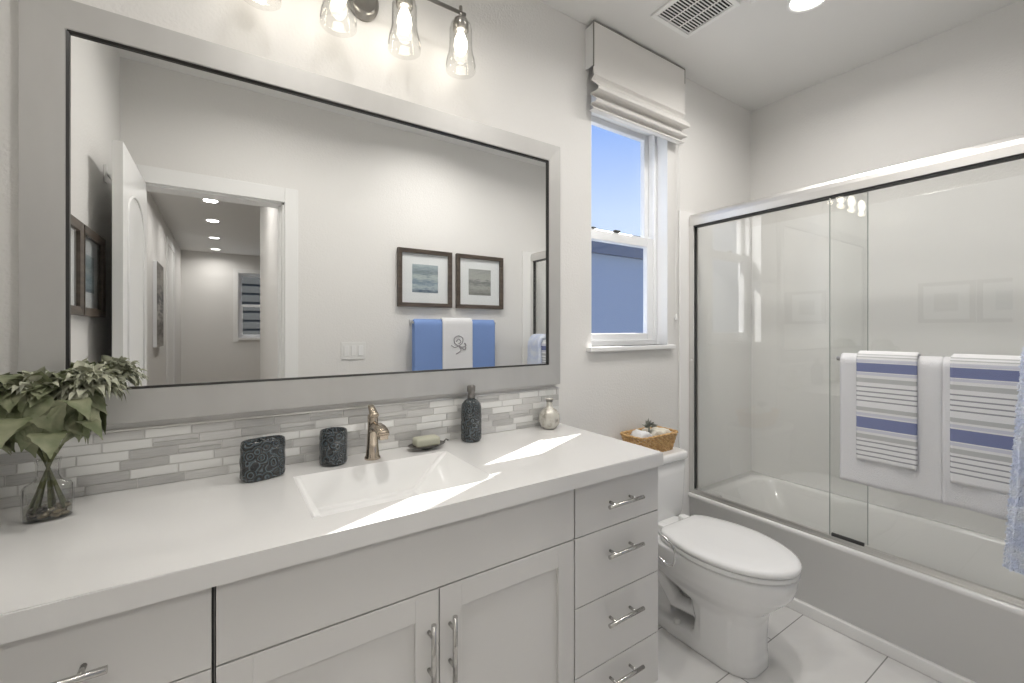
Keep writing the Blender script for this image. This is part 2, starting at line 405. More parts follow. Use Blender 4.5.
# ------------------------------------------------------------------ ceiling fittings
def downlight(x, y, r, label, w=LIGHT_CAN, group='recessed ceiling downlights'):
    t = thing('recessed_downlight', (x, y, ZC), label, 'ceiling light', group)
    b = BM(); prof = [(r, -0.001), (r, -0.006), (r*0.86, -0.009), (r*0.80, -0.004), (r*0.8, -0.001)]
    lathe(b, prof, (x, y, ZC), 40, cap0=False, cap1=False); obj('trim_ring', b, M_TRIM, t)
    b = BM(); lathe(b, [(r*0.80, -0.003), (r*0.80, -0.002)], (x, y, ZC), 40); obj('lens', b, M_LENS, t)
    ld = bpy.data.lights.new('downlight_lamp', 'AREA'); ld.shape = 'DISK'; ld.size = r*1.5; ld.energy = w; ld.color = (1, 0.965, 0.92); ld.spread = math.radians(160)
    lo = bpy.data.objects.new('downlight_lamp', ld); COL.objects.link(lo); lo.parent = t; lo.location = (0, 0, -0.012)
    return t
downlight(2.09, -0.655, 0.085, 'round white recessed downlight in the ceiling just before the shower door', group=None)
downlight(0.25, -0.8, 0.085, 'added unseen round white recessed downlight in the ceiling over the left of the vanity', group=None)  # added lamp, out of view, brightens the vanity side
downlight(1.25, -0.95, 0.085, 'added unseen round white recessed downlight in the ceiling between vanity and toilet', 7.5, None)  # added lamp, out of view, lifts the tub apron and floor
for y, l in ((-4.34, 'nearest hallway downlight seen through the doorway in the mirror'), (-5.4, 'second nearest hallway downlight seen in the mirror'),
          (-6.7, 'third nearest hallway downlight seen in the mirror'), (-7.85, 'farthest hallway downlight seen in the mirror')):
    downlight(-0.12, y, 0.085, l, 5, 'hallway downlights in a row')
downlight(-0.12, -2.45, 0.085, 'added unseen hallway fill downlight just outside the bathroom doorway', 8, None)  # added fill through the doorway, hidden from the mirror
v = thing('ceiling_vent', (1.738, -0.348, ZC), 'square white louvred exhaust vent in the bathroom ceiling', 'vent')
b = BM(); o_, i_ = 0.133, 0.112
for a in (0, 1):
    for s in (-1, 1):
        if a: bx(b, 1.738-o_, 1.738+o_, -0.348+s*o_, -0.348+s*i_, ZC-0.012, ZC-0.001, 0.003)
        else: bx(b, 1.738+s*o_, 1.738+s*i_, -0.348-i_, -0.348+i_, ZC-0.012, ZC-0.001, 0.003)
obj('frame', b, M_TRIM, v)
b = BM()
for k in range(16):
    y = -0.348 - i_ + (k+0.5)*2*i_/16
    bx(b, 1.738-i_, 1.738+i_, y-0.0024, y+0.0024, ZC-0.010, ZC-0.008)
for xx in (-0.037, 0.037): bx(b, 1.738+xx-0.0025, 1.738+xx+0.0025, -0.348-i_, -0.348+i_, ZC-0.0105, ZC-0.0075)
obj('louvres', b, M_TRIM, v)
obj('duct_backing', bx(BM(), 1.738-i_, 1.738+i_, -0.348-i_, -0.348+i_, ZC-0.0025, ZC-0.001), M_VENTDARK, v)
sp = BM(); lathe(sp, [(0.028, -0.001), (0.028, -0.005), (0.012, -0.008), (0.010, -0.02), (0.004, -0.022)], (1.885, -0.525, ZC), 24)
tag(base_at(obj('sprinkler_head', sp, M_TRIM), (1.885, -0.525, ZC)), 'small round white fire sprinkler head on the ceiling beside the vent', 'sprinkler')

# ------------------------------------------------------------------ mirror
mr = thing('wall_mirror', (0.42, 0, 1.05), 'large rectangular mirror with brushed silver frame and thin black inner edge over the vanity', 'mirror')
MX0, MX1, MZ0, MZ1 = -0.398, 1.236, 1.048, 2.092
IX0, IX1, IZ0, IZ1 = -0.320, 1.175, 1.134, 2.020
def mitre(bm, o, i, y0, y1o, y1i):
    P = lambda r, y: [(r[0], y, r[2]), (r[1], y, r[2]), (r[1], y, r[3]), (r[0], y, r[3])]
    rings = [P(o, y0), P(o, y1o), P(i, y1i), P(i, y0)]
    rv = [[bm.verts.new(p) for p in r] for r in rings]
    for a, c in zip(rv, rv[1:] + rv[:1]):
        for k in range(4): bm.faces.new((a[k], a[(k+1) % 4], c[(k+1) % 4], c[k]))
    return bm
b = mitre(BM(), (MX0, MX1, MZ0, MZ1), (IX0, IX1, IZ0, IZ1), -0.001, -0.026, -0.022)
bmesh.ops.bevel(b, geom=[e for e in b.edges if min(v.co.y for v in e.verts) < -0.015], offset=0.002, segments=2, affect='EDGES')
obj('frame', b, M_SILVER, mr)
obj('black_liner', mitre(BM(), (IX0, IX1, IZ0, IZ1), (IX0+0.006, IX1-0.006, IZ0+0.006, IZ1-0.006), -0.001, -0.0205, -0.0175), M_BLACK, mr)
obj('mirror_glass', bx(BM(), IX0+0.004, IX1-0.004, -0.012, -0.002, IZ0+0.004, IZ1-0.004), M_MIRROR, mr)

# ------------------------------------------------------------------ vanity light
VX, VY, VZ = 0.390, -0.125, 2.405
vl = thing('vanity_light', (VX, 0, VZ), 'brushed nickel four-globe bar light with clear glass shades above the mirror', 'wall light')
b = BM()
n0 = len(b.verts)
lathe(b, [(0.052, 0.0), (0.052, 0.012), (0.046, 0.016), (0.046, 0.022), (0.038, 0.026)], (0, 0, 0), 36, sx=1.0, sy=1.25)
for vv in b.verts: vv.co = Vector((VX + vv.co.x, -0.001 - vv.co.z, VZ - 0.012 + vv.co.y))
obj('backplate', b, M_FIXTURE, vl)
b = BM(); tube(b, [(VX, -0.02, VZ), (VX, VY, VZ)], 0.008); tube(b, [(VX-0.325, VY, VZ), (VX+0.325, VY, VZ)], 0.0065)
obj('bar', b, M_FIXTURE, vl)
for k in range(4):
    x = VX + (-0.3065 + 0.2043*k)
    b = BM(); tube(b, [(x, VY, VZ+0.022), (x, VY, VZ-0.022)], 0.006, 12)
    lathe(b, [(0.010, -0.018), (0.024, -0.026), (0.027, -0.032), (0.027, -0.062), (0.020, -0.066)], (x, VY, VZ), 28)
    so = obj('socket', b, M_FIXTURE, vl)
    b = BM(); wob = lambda a, z: 0.0
    prof = [(0.020, -0.030), (0.034, -0.040), (0.040, -0.060), (0.0405, -0.09), (0.041, -0.125), (0.044, -0.145), (0.050, -0.165), (0.053, -0.185), (0.052, -0.205)]
    inner = [(r-0.0025, z) for r, z in reversed(prof)]
    lathe(b, prof + inner, (x, VY, VZ), 36, cap0=False, cap1=False)
    obj('glass_shade', b, M_SHADEGLASS, vl)
    b = BM(); lathe(b, [(0.009, -0.066), (0.013, -0.075), (0.022, -0.10), (0.0235, -0.118), (0.018, -0.138), (0.010, -0.148), (0.003, -0.151)], (x, VY, VZ), 24)
    obj('bulb', b, M_BULB, vl)
    ld = bpy.data.lights.new('bulb_lamp', 'POINT'); ld.energy = LIGHT_BULB; ld.shadow_soft_size = 0.02; ld.color = (1, 0.90, 0.76)
    lo = bpy.data.objects.new('bulb_lamp', ld); COL.objects.link(lo); lo.parent = vl; lo.location = (x-VX, VY, -0.172)

# ------------------------------------------------------------------ vanity
YC, YD = -0.541, -0.522     # cabinet door face, carcass front
CT, CU = 0.873, 0.829       # counter top and underside
TK = 0.085
def pull(parent, cx, cz, vertical=False, L=0.155, label=None):
    y = YC - 0.030; h = L/2
    b = BM()
    if vertical:
        tube(b, [(cx, y, cz-h), (cx, y, cz+h)], 0.006, 16)
        for s in (-1, 1): tube(b, [(cx, YC, cz+s*(h-0.033)), (cx, y, cz+s*(h-0.033))], 0.0045, 12)
    else:
        tube(b, [(cx-h, y, cz), (cx+h, y, cz)], 0.006, 16)
        for s in (-1, 1): tube(b, [(cx+s*(h-0.033), YC, cz), (cx+s*(h-0.033), y, cz)], 0.0045, 12)
    return obj('handle', b, M_HANDLE, parent)
def carcass(t, x0, x1):
    b = BM(); bx(b, x0, x1, YD, -0.002, TK, CU-0.001); bx(b, x0, x1, YD+0.06, -0.002, 0.0, TK)
    return obj('body', b, M_CAB, t)
def gapstrip(t, x0, x1, z0, z1):
    return obj('painted_gap_shade', bx(BM(), x0, x1, YD-0.001, YD+0.002, z0, z1), M_DARK, t)  # dark sheet that paints the shade in the gaps between fronts
ZL = [(0.6745, 0.826), (0.4665, 0.6715), (0.2595, 0.4635), (0.09, 0.2565)]
def drawers(t, x0, x1):
    for z0, z1 in ZL:
        d = obj('drawer', bx(BM(), x0, x1, YC, YD-0.0015, z0, z1, 0.0012), M_CAB, t)
        pull(d, (x0+x1)/2, (z0+z1)/2 + (0.0 if z1 > 0.7 else 0.03))
lc = thing('vanity_drawer_cabinet', (-0.22, -0.3, 0), 'light grey vanity drawer unit at the left end under the counter', 'cabinet')
carcass(lc, XL+0.002, -0.014); gapstrip(lc, XL+0.004, -0.015, 0.09, 0.828); drawers(lc, XL+0.006, -0.0185)
sc_ = thing('sink_cabinet', (0.425, -0.3, 0), 'light grey two-door sink base cabinet in the middle of the vanity', 'cabinet')
b = BM()
for q in ((-0.012, 0.006), (0.839, 0.857)): bx(b, q[0], q[1], YD, -0.002, TK, CU-0.001)
bx(b, 0.006, 0.839, YD, -0.002, TK, TK+0.018); bx(b, 0.006, 0.839, -0.012, -0.002, TK+0.018, 0.70); bx(b, 0.006, 0.839, YD, YD+0.018, TK+0.018, CU-0.001); bx(b, -0.012, 0.857, YD+0.06, -0.002, 0, TK)
obj('body', b, M_CAB, sc_); gapstrip(sc_, -0.011, 0.856, 0.09, 0.828)
obj('false_drawer_front', bx(BM(), -0.0115, 0.855, YC, YD-0.0015, 0.6745, 0.826, 0.0012), M_CAB, sc_)
def shaker(t, x0, x1, hx):
    z0, z1, w = 0.09, 0.6705, 0.058
    b = BM(); bx(b, x0, x0+w, YC, YD-0.0015, z0, z1, 0.001); bx(b, x1-w, x1, YC, YD-0.0015, z0, z1, 0.001)
    bx(b, x0+w, x1-w, YC, YD-0.0015, z1-w-0.004, z1, 0.001); bx(b, x0+w, x1-w, YC, YD-0.0015, z0, z0+w, 0.001)
    bx(b, x0+w-0.002, x1-w+0.002, YC+0.008, YD-0.0015, z0+w-0.002, z1-w-0.002)
    d = obj('door', b, M_CAB, t); pull(d, hx, 0.533, True)
shaker(sc_, -0.0115, 0.4275, 0.402); shaker(sc_, 0.4305, 0.855, 0.456)
rc = thing('vanity_drawer_cabinet', (1.05, -0.3, 0), 'light grey four-drawer vanity unit at the right end beside the toilet', 'cabinet')
carcass(rc, 0.859, 1.237); gapstrip(rc, 0.860, 1.234, 0.09, 0.828); drawers(rc, 0.860, 1.237)

# countertop with the integrated ramp sink
def counter():
    b = BM(); x0, x1, y0, y1 = XL+0.002, 1.241, -0.559, -0.001
    sx0, sx1, sy0, sy1 = 0.163, 0.634, -0.463, -0.138
    xs, ys = [x0, sx0, sx1, x1], [y0, sy0, sy1, y1]
    T = [[b.verts.new((x, y, CT)) for y in ys] for x in xs]
    for i in range(3):
        for j in range(3):
            if (i, j) != (1, 1): b.faces.new((T[i][j], T[i+1][j], T[i+1][j+1], T[i][j+1]))
    L = [b.verts.new((x, y, CU)) for x, y in ((x0, y0), (x1, y0), (x1, y1), (x0, y1))]
    fr = [T[0][0], T[1][0], T[2][0], T[3][0]]; b.faces.new(fr + [L[1], L[0]])
    b.faces.new([T[3][0], T[3][1], T[3][2], T[3][3], L[2], L[1]]); b.faces.new([T[3][3], T[2][3], T[1][3], T[0][3], L[3], L[2]])
    b.faces.new([T[0][3], T[0][2], T[0][1], T[0][0], L[0], L[3]])
    es = [e for e in b.edges if all(abs(v.co.y-y0) < 1e-6 for v in e.verts) and all(v.co.z > CT-1e-4 for v in e.verts)]
    es += [e for e in b.edges if all(abs(v.co.x-x1) < 1e-6 for v in e.verts) and all(v.co.z > CT-1e-4 for v in e.verts)]
    bmesh.ops.bevel(b, geom=es, offset=0.003, segments=2, affect='EDGES')
    o = obj('countertop', b, M_COUNTER)
    base_at(o, (0.4, -0.28, CU)); return o, (sx0, sx1, sy0, sy1)
ct, (sx0, sx1, sy0, sy1) = counter()
tag(ct, 'white quartz vanity countertop with integrated rectangular sink', 'countertop')
b = BM()
R = []
dz = 0.105
for (ax0, ax1, ay0, ay1, z) in ((sx0, sx1, sy0, sy1, CT), (sx0+0.004, sx1-0.004, sy0+0.003, sy1-0.003, CT-0.004), (sx0+0.05, sx1-0.125, sy0+0.03, sy1-0.03, CT-dz), ):
    R.append([(ax0, ay0, z), (ax1, ay0, z), (ax1, ay1, z), (ax0, ay1, z)])
rv = [[b.verts.new(p) for p in r] for r in R]
for a, c in zip(rv, rv[1:]):
    for k in range(4): b.faces.new((a[k], a[(k+1) % 4], c[(k+1) % 4], c[k]))
b.faces.new(rv[-1])
bmesh.ops.bevel(b, geom=[e for e in b.edges if min(v.co.z for v in e.verts) < CT-0.05], offset=0.014, segments=4, affect='EDGES')
for f in b.faces: f.smooth = True
sk = obj('sink_basin', b, M_SINK, ct)
# outer shell so the basin has thickness below
b = BM(); lathe(b, [(0.022, 0), (0.022, 0.003), (0.016, 0.004)], ((sx0+sx1)/2-0.03, (sy0+sy1)/2, CT-dz+0.0005), 24)
obj('drain', b, M_STEEL, ct)

# backsplash mosaic
random.seed(11)
bsp = BM(); z0 = CT; rows = 6; rh = 0.0255; bw = 0.100
bx(bsp, XL+0.002, 1.241, -0.007, -0.001, z0, z0+rows*rh, mi=0)
for r in range(rows):
    x = XL + 0.004 - random.uniform(0, 0.09)
    while x < 1.241:
        w = bw
        a, c = max(x, XL+0.004), min(x+w-0.0028, 1.2395)
        if c-a > 0.006:
            t = random.random(); zz = z0+r*rh+0.0014; hh = rh-0.0028
            mi = 1 if t < 0.28 else (2 if t < 0.55 else (3 if t < 0.85 else 4))
            if mi == 4:
                bx(bsp, a, c, -0.0095, -0.006, zz, zz+hh/2-0.0008, 0.0006, 1, 2); bx(bsp, a, c, -0.0095, -0.006, zz+hh/2+0.0008, zz+hh, 0.0006, 1, 3)
            else: bx(bsp, a, c, -0.0095, -0.006, zz, zz+hh, 0.0006, 1, mi)
        x += w
T0 = mat('grout', (0.66, 0.65, 0.63), 0.8)
T1 = mat('tile_white_glass', (0.80, 0.80, 0.78), 0.08, coat=0.4)
T2 = mat('tile_mid_grey', (0.47, 0.465, 0.455), 0.2, noise_col=(30, (0.54, 0.535, 0.52), 0.35, 0.65, (1, 1, 12)))
T3 = mat('tile_pale_grey', (0.60, 0.595, 0.58), 0.2, noise_col=(30, (0.66, 0.655, 0.64), 0.35, 0.65, (1, 1, 12)))
bo = tag(base_at(obj('tile_backsplash', bsp, [T0, T1, T2, T3, T3]), (0.4, 0, CT)), 'grey and white linear mosaic tile backsplash along the counter', 'backsplash')
obj('edge_trim', bx(BM(), XL+0.002, 1.241, -0.011, -0.001, CT+rows*rh, CT+rows*rh+0.005), M_STEEL, bo)

# ------------------------------------------------------------------ faucet
fx, fy = 0.400, -0.085
fc = thing('faucet', (fx, fy, CT), 'brushed nickel single-handle faucet behind the sink', 'faucet')
b = BM()
rings = []
for (z, rx, ry, dy) in ((0, .025, .025, 0), (0.006, .0245, .0245, 0), (0.010, .021, .021, 0), (0.05, .0175, .018, 0), (0.09, .016, .017, -.002), (0.115, .0165, .0195, -.005), (0.135, .0165, .020, -.004), (0.142, .014, .017, -.002)):
    rings.append([(fx+rx*math.cos(2*PI*k/24), fy+dy+ry*math.sin(2*PI*k/24), CT+z) for k in range(24)])
loft(b, rings)
obj('body', b, M_NICKEL, fc)
b = BM(); rings = []
for (y, z, w, h) in ((0, 0.085, .013, .014), (-0.02, 0.104, .0145, .013), (-0.045, 0.112, .016, .010), (-0.08, 0.112, .018, .008), (-0.105, 0.106, .0185, .007), (-0.118, 0.098, .018, .0075)):
    rings.append([(fx+sx_*w, fy+y, CT+z+sz_*h) for sx_, sz_ in ((-1, -1), (1, -1), (1, 1), (-1, 1))])
loft(b, rings); bmesh.ops.bevel(b, geom=b.edges[:], offset=0.003, segments=2, affect='EDGES')
bx(b, fx-0.013, fx+0.013, fy-0.122, fy-0.100, CT+0.085, CT+0.099, 0.002)
obj('spout', b, M_NICKEL, fc)
b = BM(); rings = []
for (y, z, w, h) in ((-0.012, 0.140, .014, .005), (0.0, 0.146, .013, .006), (0.018, 0.158, .011, .005), (0.036, 0.168, .009, .0035)):
    rings.append([(fx+sx_*w, fy+y-0.012, CT+z+sz_*h) for sx_, sz_ in ((-1, -1), (1, -1), (1, 1), (-1, 1))])
loft(b, rings); bmesh.ops.bevel(b, geom=b.edges[:], offset=0.002, segments=2, affect='EDGES')
obj('lever', b, M_NICKEL, fc)

# ------------------------------------------------------------------ ceramic set
def emboss(scale=1.0, amp=0.035):
    def w(a, z):
        u = a*3.2*scale; v_ = z*80*scale
        return amp*(math.sin(u*2+1.3*math.sin(v_*0.9))*math.cos(v_+1.1*math.cos(u*1.7)))
    return w
def cup(name, c, r, h, label, cat, sx=1, sy=1, rot=0, pow_=2.0, divider=False):
    b = BM(); n = 14
    prof = [(r*0.86, 0), (r*0.97, 0.004)] + [(r*(1.0), 0.004+(h-0.008)*k/n) for k in range(1, n)] + [(r*0.97, h-0.002), (r*0.93, h), (r*0.86, h-0.002), (r*0.83, 0.012)]
    f = emboss(1.0)
    lathe(b, prof, c, 72, sx, sy, rot, pow_=pow_, wob=lambda a, z: f(a, z) if 0.008 < z < h-0.012 else 0)
    o = tag(base_at(obj(name, b, M_CERAMIC), c), label, cat)
    if divider:
        b = BM(); d = Vector((math.cos(rot+PI/2), math.sin(rot+PI/2), 0)); p = Vector(c) + Vector((0, 0, h-0.035))
        n_ = Vector((math.cos(rot), math.sin(rot), 0))*0.003; e_ = d*r*sy*0.9
        vs = [b.verts.new(p+s1*n_+s2*e_+Vector((0, 0, zz))) for zz in (0, 0.033) for s1, s2 in ((-1, -1), (1, -1), (1, 1), (-1, 1))]
        for q in ((0, 1, 2, 3), (4, 5, 6, 7), (0, 1, 5, 4), (1, 2, 6, 5), (2, 3, 7, 6), (3, 0, 4, 7)): b.faces.new([vs[i] for i in q])
        obj('divider', b, M_CERAMIC, o)
    return o
cup('toothbrush_holder', (0.093, -0.098, CT), 0.056, 0.108, 'wide oval dark teal embossed ceramic toothbrush holder near the vase', 'toothbrush holder', 1.0, 0.55, 0.25, 2.6, True)
cup('tumbler', (0.284, -0.072, CT), 0.040, 0.105, 'round dark teal embossed ceramic tumbler just left of the faucet', 'tumbler')
sb = thing('soap_dispenser', (0.770, -0.066, CT), 'dark teal textured bottle soap dispenser between soap dish and small clear bottle', 'soap dispenser')
b = BM(); f2 = emboss(1.6, 0.04)
lathe(b, [(0.031, 0), (0.035, 0.004)] + [(0.0375, 0.012+0.115*k/12) for k in range(13)] + [(0.035, 0.138), (0.026, 0.150), (0.015, 0.157), (0.0135, 0.162)], (0.770, -0.066, CT), 64, wob=lambda a, z: f2(a, z) if 0.01 < z < 0.115 else 0)
obj('bottle', b, M_CERAMIC, sb)
b = BM(); lathe(b, [(0.0145, 0.160), (0.0145, 0.170), (0.0125, 0.172), (0.0125, 0.182), (0.0155, 0.184), (0.0155, 0.204), (0.010, 0.208)], (0.770, -0.066, CT), 24)

tag(obj('pump', b, M_DISH, sb), 'dull grey metal pump')
sd = thing('soap_dish', (0.590, -0.075, CT), 'small dark footed soap dish right of the faucet', 'soap dish')
b = BM(); lathe(b, [(0.020, 0), (0.022, 0.004), (0.05, 0.009), (0.066, 0.015), (0.068, 0.0165), (0.064, 0.0165), (0.04, 0.0125), (0.01, 0.012)], (0.590, -0.075, CT), 40, 1.0, 0.62, 0.0)
obj('dish', b, M_DISH, sd)
b = BM(); tube(b, [(0.652, -0.075, CT+0.014), (0.664, -0.073, CT+0.022), (0.672, -0.075, CT+0.018)], 0.003, 8); obj('handle', b, M_DISH, sd)
b = BM(); bx(b, 0.545, 0.632, -0.1, -0.05, CT+0.0126, CT+0.042, 0.009, 4)
for f in b.faces: f.smooth = True
tag(base_at(obj('soap_bar', b, M_SOAP), (0.588, -0.075, CT+0.0126)), 'chunky olive-beige soap bar lying on the soap dish', 'soap')
# small round bottle
cb = thing('round_bottle', (1.14, -0.068, CT), 'small round ribbed pearly bottle with stopper at the right end of the counter', 'bottle')
b = BM(); lathe(b, [(0.024, 0), (0.030, 0.003), (0.040, 0.02), (0.044, 0.04), (0.041, 0.060), (0.030, 0.078), (0.016, 0.088), (0.0125, 0.094), (0.0125, 0.118), (0.018, 0.122), (0.018, 0.127), (0.010, 0.128)], (1.14, -0.068, CT), 64, wob=lambda a, z: 0.03*abs(math.sin(8*a)) if 0.005 < z < 0.08 else 0)
obj('body', b, M_PEARL, cb)
b = BM(); lathe(b, [(0.011, 0.127), (0.011, 0.136), (0.016, 0.142), (0.0175, 0.155), (0.012, 0.168), (0.004, 0.171)], (1.14, -0.068, CT), 24)
obj('stopper', b, M_GLASS, cb)
b = BM(); lathe(b, [(0.0145, 0.112), (0.0155, 0.116), (0.0145, 0.121)], (1.14, -0.068, CT), 24, cap0=False, cap1=False)
obj('neck_band', b, M_DISH, cb)

# ------------------------------------------------------------------ vase with leaves
vx, vy = -0.322, -0.138
vs_ = thing('glass_vase', (vx, vy, CT), 'clear oval glass vase with pebbles and water at the left of the counter', 'vase')
b = BM(); op = [(0.038, 0.0), (0.0405, 0.003), (0.041, 0.04), (0.041, 0.070), (0.037, 0.077), (0.024, 0.083), (0.019, 0.095), (0.019, 0.120), (0.022, 0.132)]
lathe(b, op + [(r-0.0028, z) for r, z in reversed(op[1:])] , (vx, vy, CT), 48, 1.0, 0.68, 0.1, pow_=2.3)
obj('vase_glass', b, M_VASEGLASS, vs_)
b = BM(); lathe(b, [(0.034, 0.004), (0.0375, 0.010), (0.0375, 0.032), (0.036, 0.0325)], (vx, vy, CT), 40, 1.0, 0.68, 0.1, pow_=2.3); obj('water', b, M_WATER, vs_)
b = BM()
rnd = random.Random(3)
for k in range(48):
    for _ in range(20):
        a = rnd.uniform(0, 2*PI); rr = 0.029*math.sqrt(rnd.random())
        break
    z = CT + 0.009 + rnd.choice((0, 0.008, 0.015))
    m_ = Matrix.Translation((vx+rr*math.cos(a), vy+rr*0.68*math.sin(a), z)) @ Matrix.Rotation(rnd.uniform(0, 3), 4, 'Z') @ Matrix.Diagonal((0.0085*rnd.uniform(.8, 1.3), 0.006, 0.0048, 1))
    bmesh.ops.create_icosphere(b, subdivisions=2, radius=1, matrix=m_)
for f in b.faces: f.smooth = True
pb = obj('pebbles', b, M_PEBBLE, vs_); pb['kind'] = 'stuff'
bq = thing('leafy_bouquet', (vx, vy, CT+0.02), 'bunch of broad olive-green and dusty grey leaves standing in the glass vase', 'plant')
rnd = random.Random(5)
b = BM()
heads = []
for k in range(7):
    a = k*0.9; tx, ty = vx+0.085*math.cos(a)*1.0, vy+0.05*math.sin(a)
    p0 = Vector((vx-0.03*math.cos(a), vy-0.018*math.sin(a), CT+0.02)); p1 = Vector((vx+0.006*math.cos(a), vy+0.006*math.sin(a), CT+0.13)); p2 = Vector((tx, ty, CT+0.24+0.03*rnd.random()))
    tube(b, [p0, p0.lerp(p1, 0.5), p1, p1.lerp(p2, 0.5)+Vector((0, 0, .01)), p2], [0.0035, 0.003, 0.003, 0.0025, 0.002], 8); heads.append(p2)
obj('stems', b, M_STEM, bq)
def leaf(bm, p, d, up, L, Wd, droop, fold=0.25):
    d = Vector(d).normalized(); up = Vector(up); s = d.cross(up).normalized(); n = s.cross(d).normalized()
    N = 9; rows_ = []
    for i in range(N+1):
        t = i/N; w = Wd*(math.sin(PI*min(1, t*1.02)**0.62))*(1-0.15*t) if 0 < i < N else Wd*0.03
        c = p + d*L*t*(1-0.2*droop*t) - Vector((0, 0, 1))*L*droop*t*t*0.6 + n*0.04*L*math.sin(PI*t)
        jag = (1.05 if i % 2 else 0.93)
        row = []
        for sgn in (-1, -0.5, 0, 0.5, 1):
            row.append(bm.verts.new(c + s*sgn*w*jag + n*(abs(sgn)*w*fold + 0.06*w*math.sin(7*t*sgn+L*90))))
        rows_.append(row)
    for r0, r1 in zip(rows_, rows_[1:]):
        for j in range(4):
            f = bm.faces.new((r0[j], r0[j+1], r1[j+1], r1[j])); f.smooth = True
def clampv(bm):
    for v in bm.verts:
        if v.co.y > -0.034: v.co.y = -0.034 - 0.1*(0.034+v.co.y)*0 
        if v.co.x < XL+0.012: v.co.x = XL+0.012
b = BM(); cc = Vector((vx-0.004, vy-0.01, CT+0.236))
for k in range(120):
    th = rnd.uniform(0, 2*PI); sz = rnd.uniform(-0.75, 0.98); cz_ = math.sqrt(1-sz*sz)
    d = Vector((math.cos(th)*cz_, math.sin(th)*cz_, sz))
    R_ = rnd.uniform(0.75, 1.0); p = cc + Vector((d.x*0.098, d.y*0.070, d.z*0.085+0.012))*R_
    dn = Vector((0, 0, -1)) - d*(-d.z); dn = dn.normalized() if dn.length > 0.05 else Vector((1, 0, 0))
    t_ = (dn + d*rnd.uniform(0.15, 0.8) + Vector((rnd.uniform(-.7, .7), rnd.uniform(-.3, .3), rnd.uniform(-.1, .3)))).normalized()
    L_ = rnd.uniform(0.045, 0.078)
    leaf(b, p - t_*L_*0.45, t_, d, L_, L_*rnd.uniform(0.36, 0.46), rnd.uniform(0.0, 0.5), 0.14)
for k in range(26):
    th = rnd.uniform(0, 2*PI); d = Vector((math.cos(th)*0.7, math.sin(th)*0.4, rnd.uniform(0.1, 0.9)))
    leaf(b, cc + Vector((d.x*0.07, d.y*0.05, 0.05)), d, (-d.x, -0.8, 0.8), rnd.uniform(0.045, 0.075), rnd.uniform(0.018, 0.030), rnd.uniform(0.1, 0.8), 0.2)
for (px, py, pz, dx, dy, L, Wd) in ((-0.045, -0.06, -0.04, -0.5, -0.5, 0.10, 0.045), (0.02, -0.065, -0.035, 0.2, -0.6, 0.095, 0.043), (0.06, -0.04, -0.02, 0.8, -0.4, 0.09, 0.038), (-0.02, -0.07, 0.0, -0.1, -0.7, 0.10, 0.044), (-0.075, -0.03, 0.0, -0.9, -0.4, 0.09, 0.04), (0.05, -0.06, 0.03, 0.6, -0.5, 0.09, 0.04), (-0.05, -0.06, 0.03, -0.5, -0.6, 0.09, 0.04)):
    leaf(b, cc + Vector((px, py, pz)), (dx, dy, 0.0), (dx*0.3, dy*0.3, 1), L*0.72, Wd*0.72, 1.1, 0.15)
clampv(b); lf = obj('broad_leaves', b, M_LEAF, bq)
b = BM(); c2 = Vector((vx+0.070, vy-0.022, CT+0.292))
for k in range(260):
    th = rnd.uniform(0, 2*PI); ph = rnd.uniform(-0.6, 1.4)
    d = Vector((math.cos(th)*math.cos(ph)*1.1, math.sin(th)*math.cos(ph)*0.8, math.sin(ph)*0.75))
    leaf(b, c2 + d*rnd.uniform(0.01, 0.052), d, (rnd.uniform(-.4, .4), rnd.uniform(-.4, .4), 1), rnd.uniform(0.02, 0.036), rnd.uniform(0.006, 0.011), rnd.uniform(0.2, 1.8), 0.5)
for k in range(70):
    th = rnd.uniform(0, 2*PI); ph = rnd.uniform(0.1, 1.3)
    d = Vector((math.cos(th)*math.cos(ph), math.sin(th)*math.cos(ph)*0.7, math.sin(ph)*0.6))
    leaf(b, cc + Vector((-0.01, -0.02, 0.05)) + d*rnd.uniform(0.02, 0.05), d, (0, 0, 1), rnd.uniform(0.02, 0.04), rnd.uniform(0.007, 0.012), rnd.uniform(0.0, 1.5), 0.4)
tube(b, [cc, c2], 0.003, 8)
clampv(b); tag(obj('dusty_leaves', b, M_LEAF2, bq), 'pale dusty grey-green small leaves')

# ------------------------------------------------------------------ toilet
TX = 1.680
tl = thing('toilet', (TX, -0.4, 0), 'white elongated two-piece toilet between vanity and bathtub', 'toilet')
def egg(z, yb, yf, hw, hb, n=48, cx=TX, mid=None, pw=1.0):
    """plan outline: widest at mid, blunt back of half-width hb, elliptical nose"""
    mid = mid if mid is not None else yb + (yf-yb)*0.5
    pts = []
    h = n//2
    for k in range(h+1):                     # right side from back to nose
        t = k/h
        if t < 0.45:
            q = t/0.45; y = yb + (mid-yb)*q
            w = hb + (hw-hb)*math.sin(q*PI/2)
            if q < 0.12: w *= (0.86 + 0.14*(q/0.12))
        else:
            q = (t-0.45)/0.55; a = q*PI/2; y = mid + (yf-mid)*math.sin(a)**pw; w = hw*max(0.0, math.cos(a))**pw
        pts.append((w, y))
    right = [(cx+w, y, z) for w, y in pts]; left = [(cx-w, y, z) for w, y in reversed(pts[:-1])]
    return right + left
b = BM()
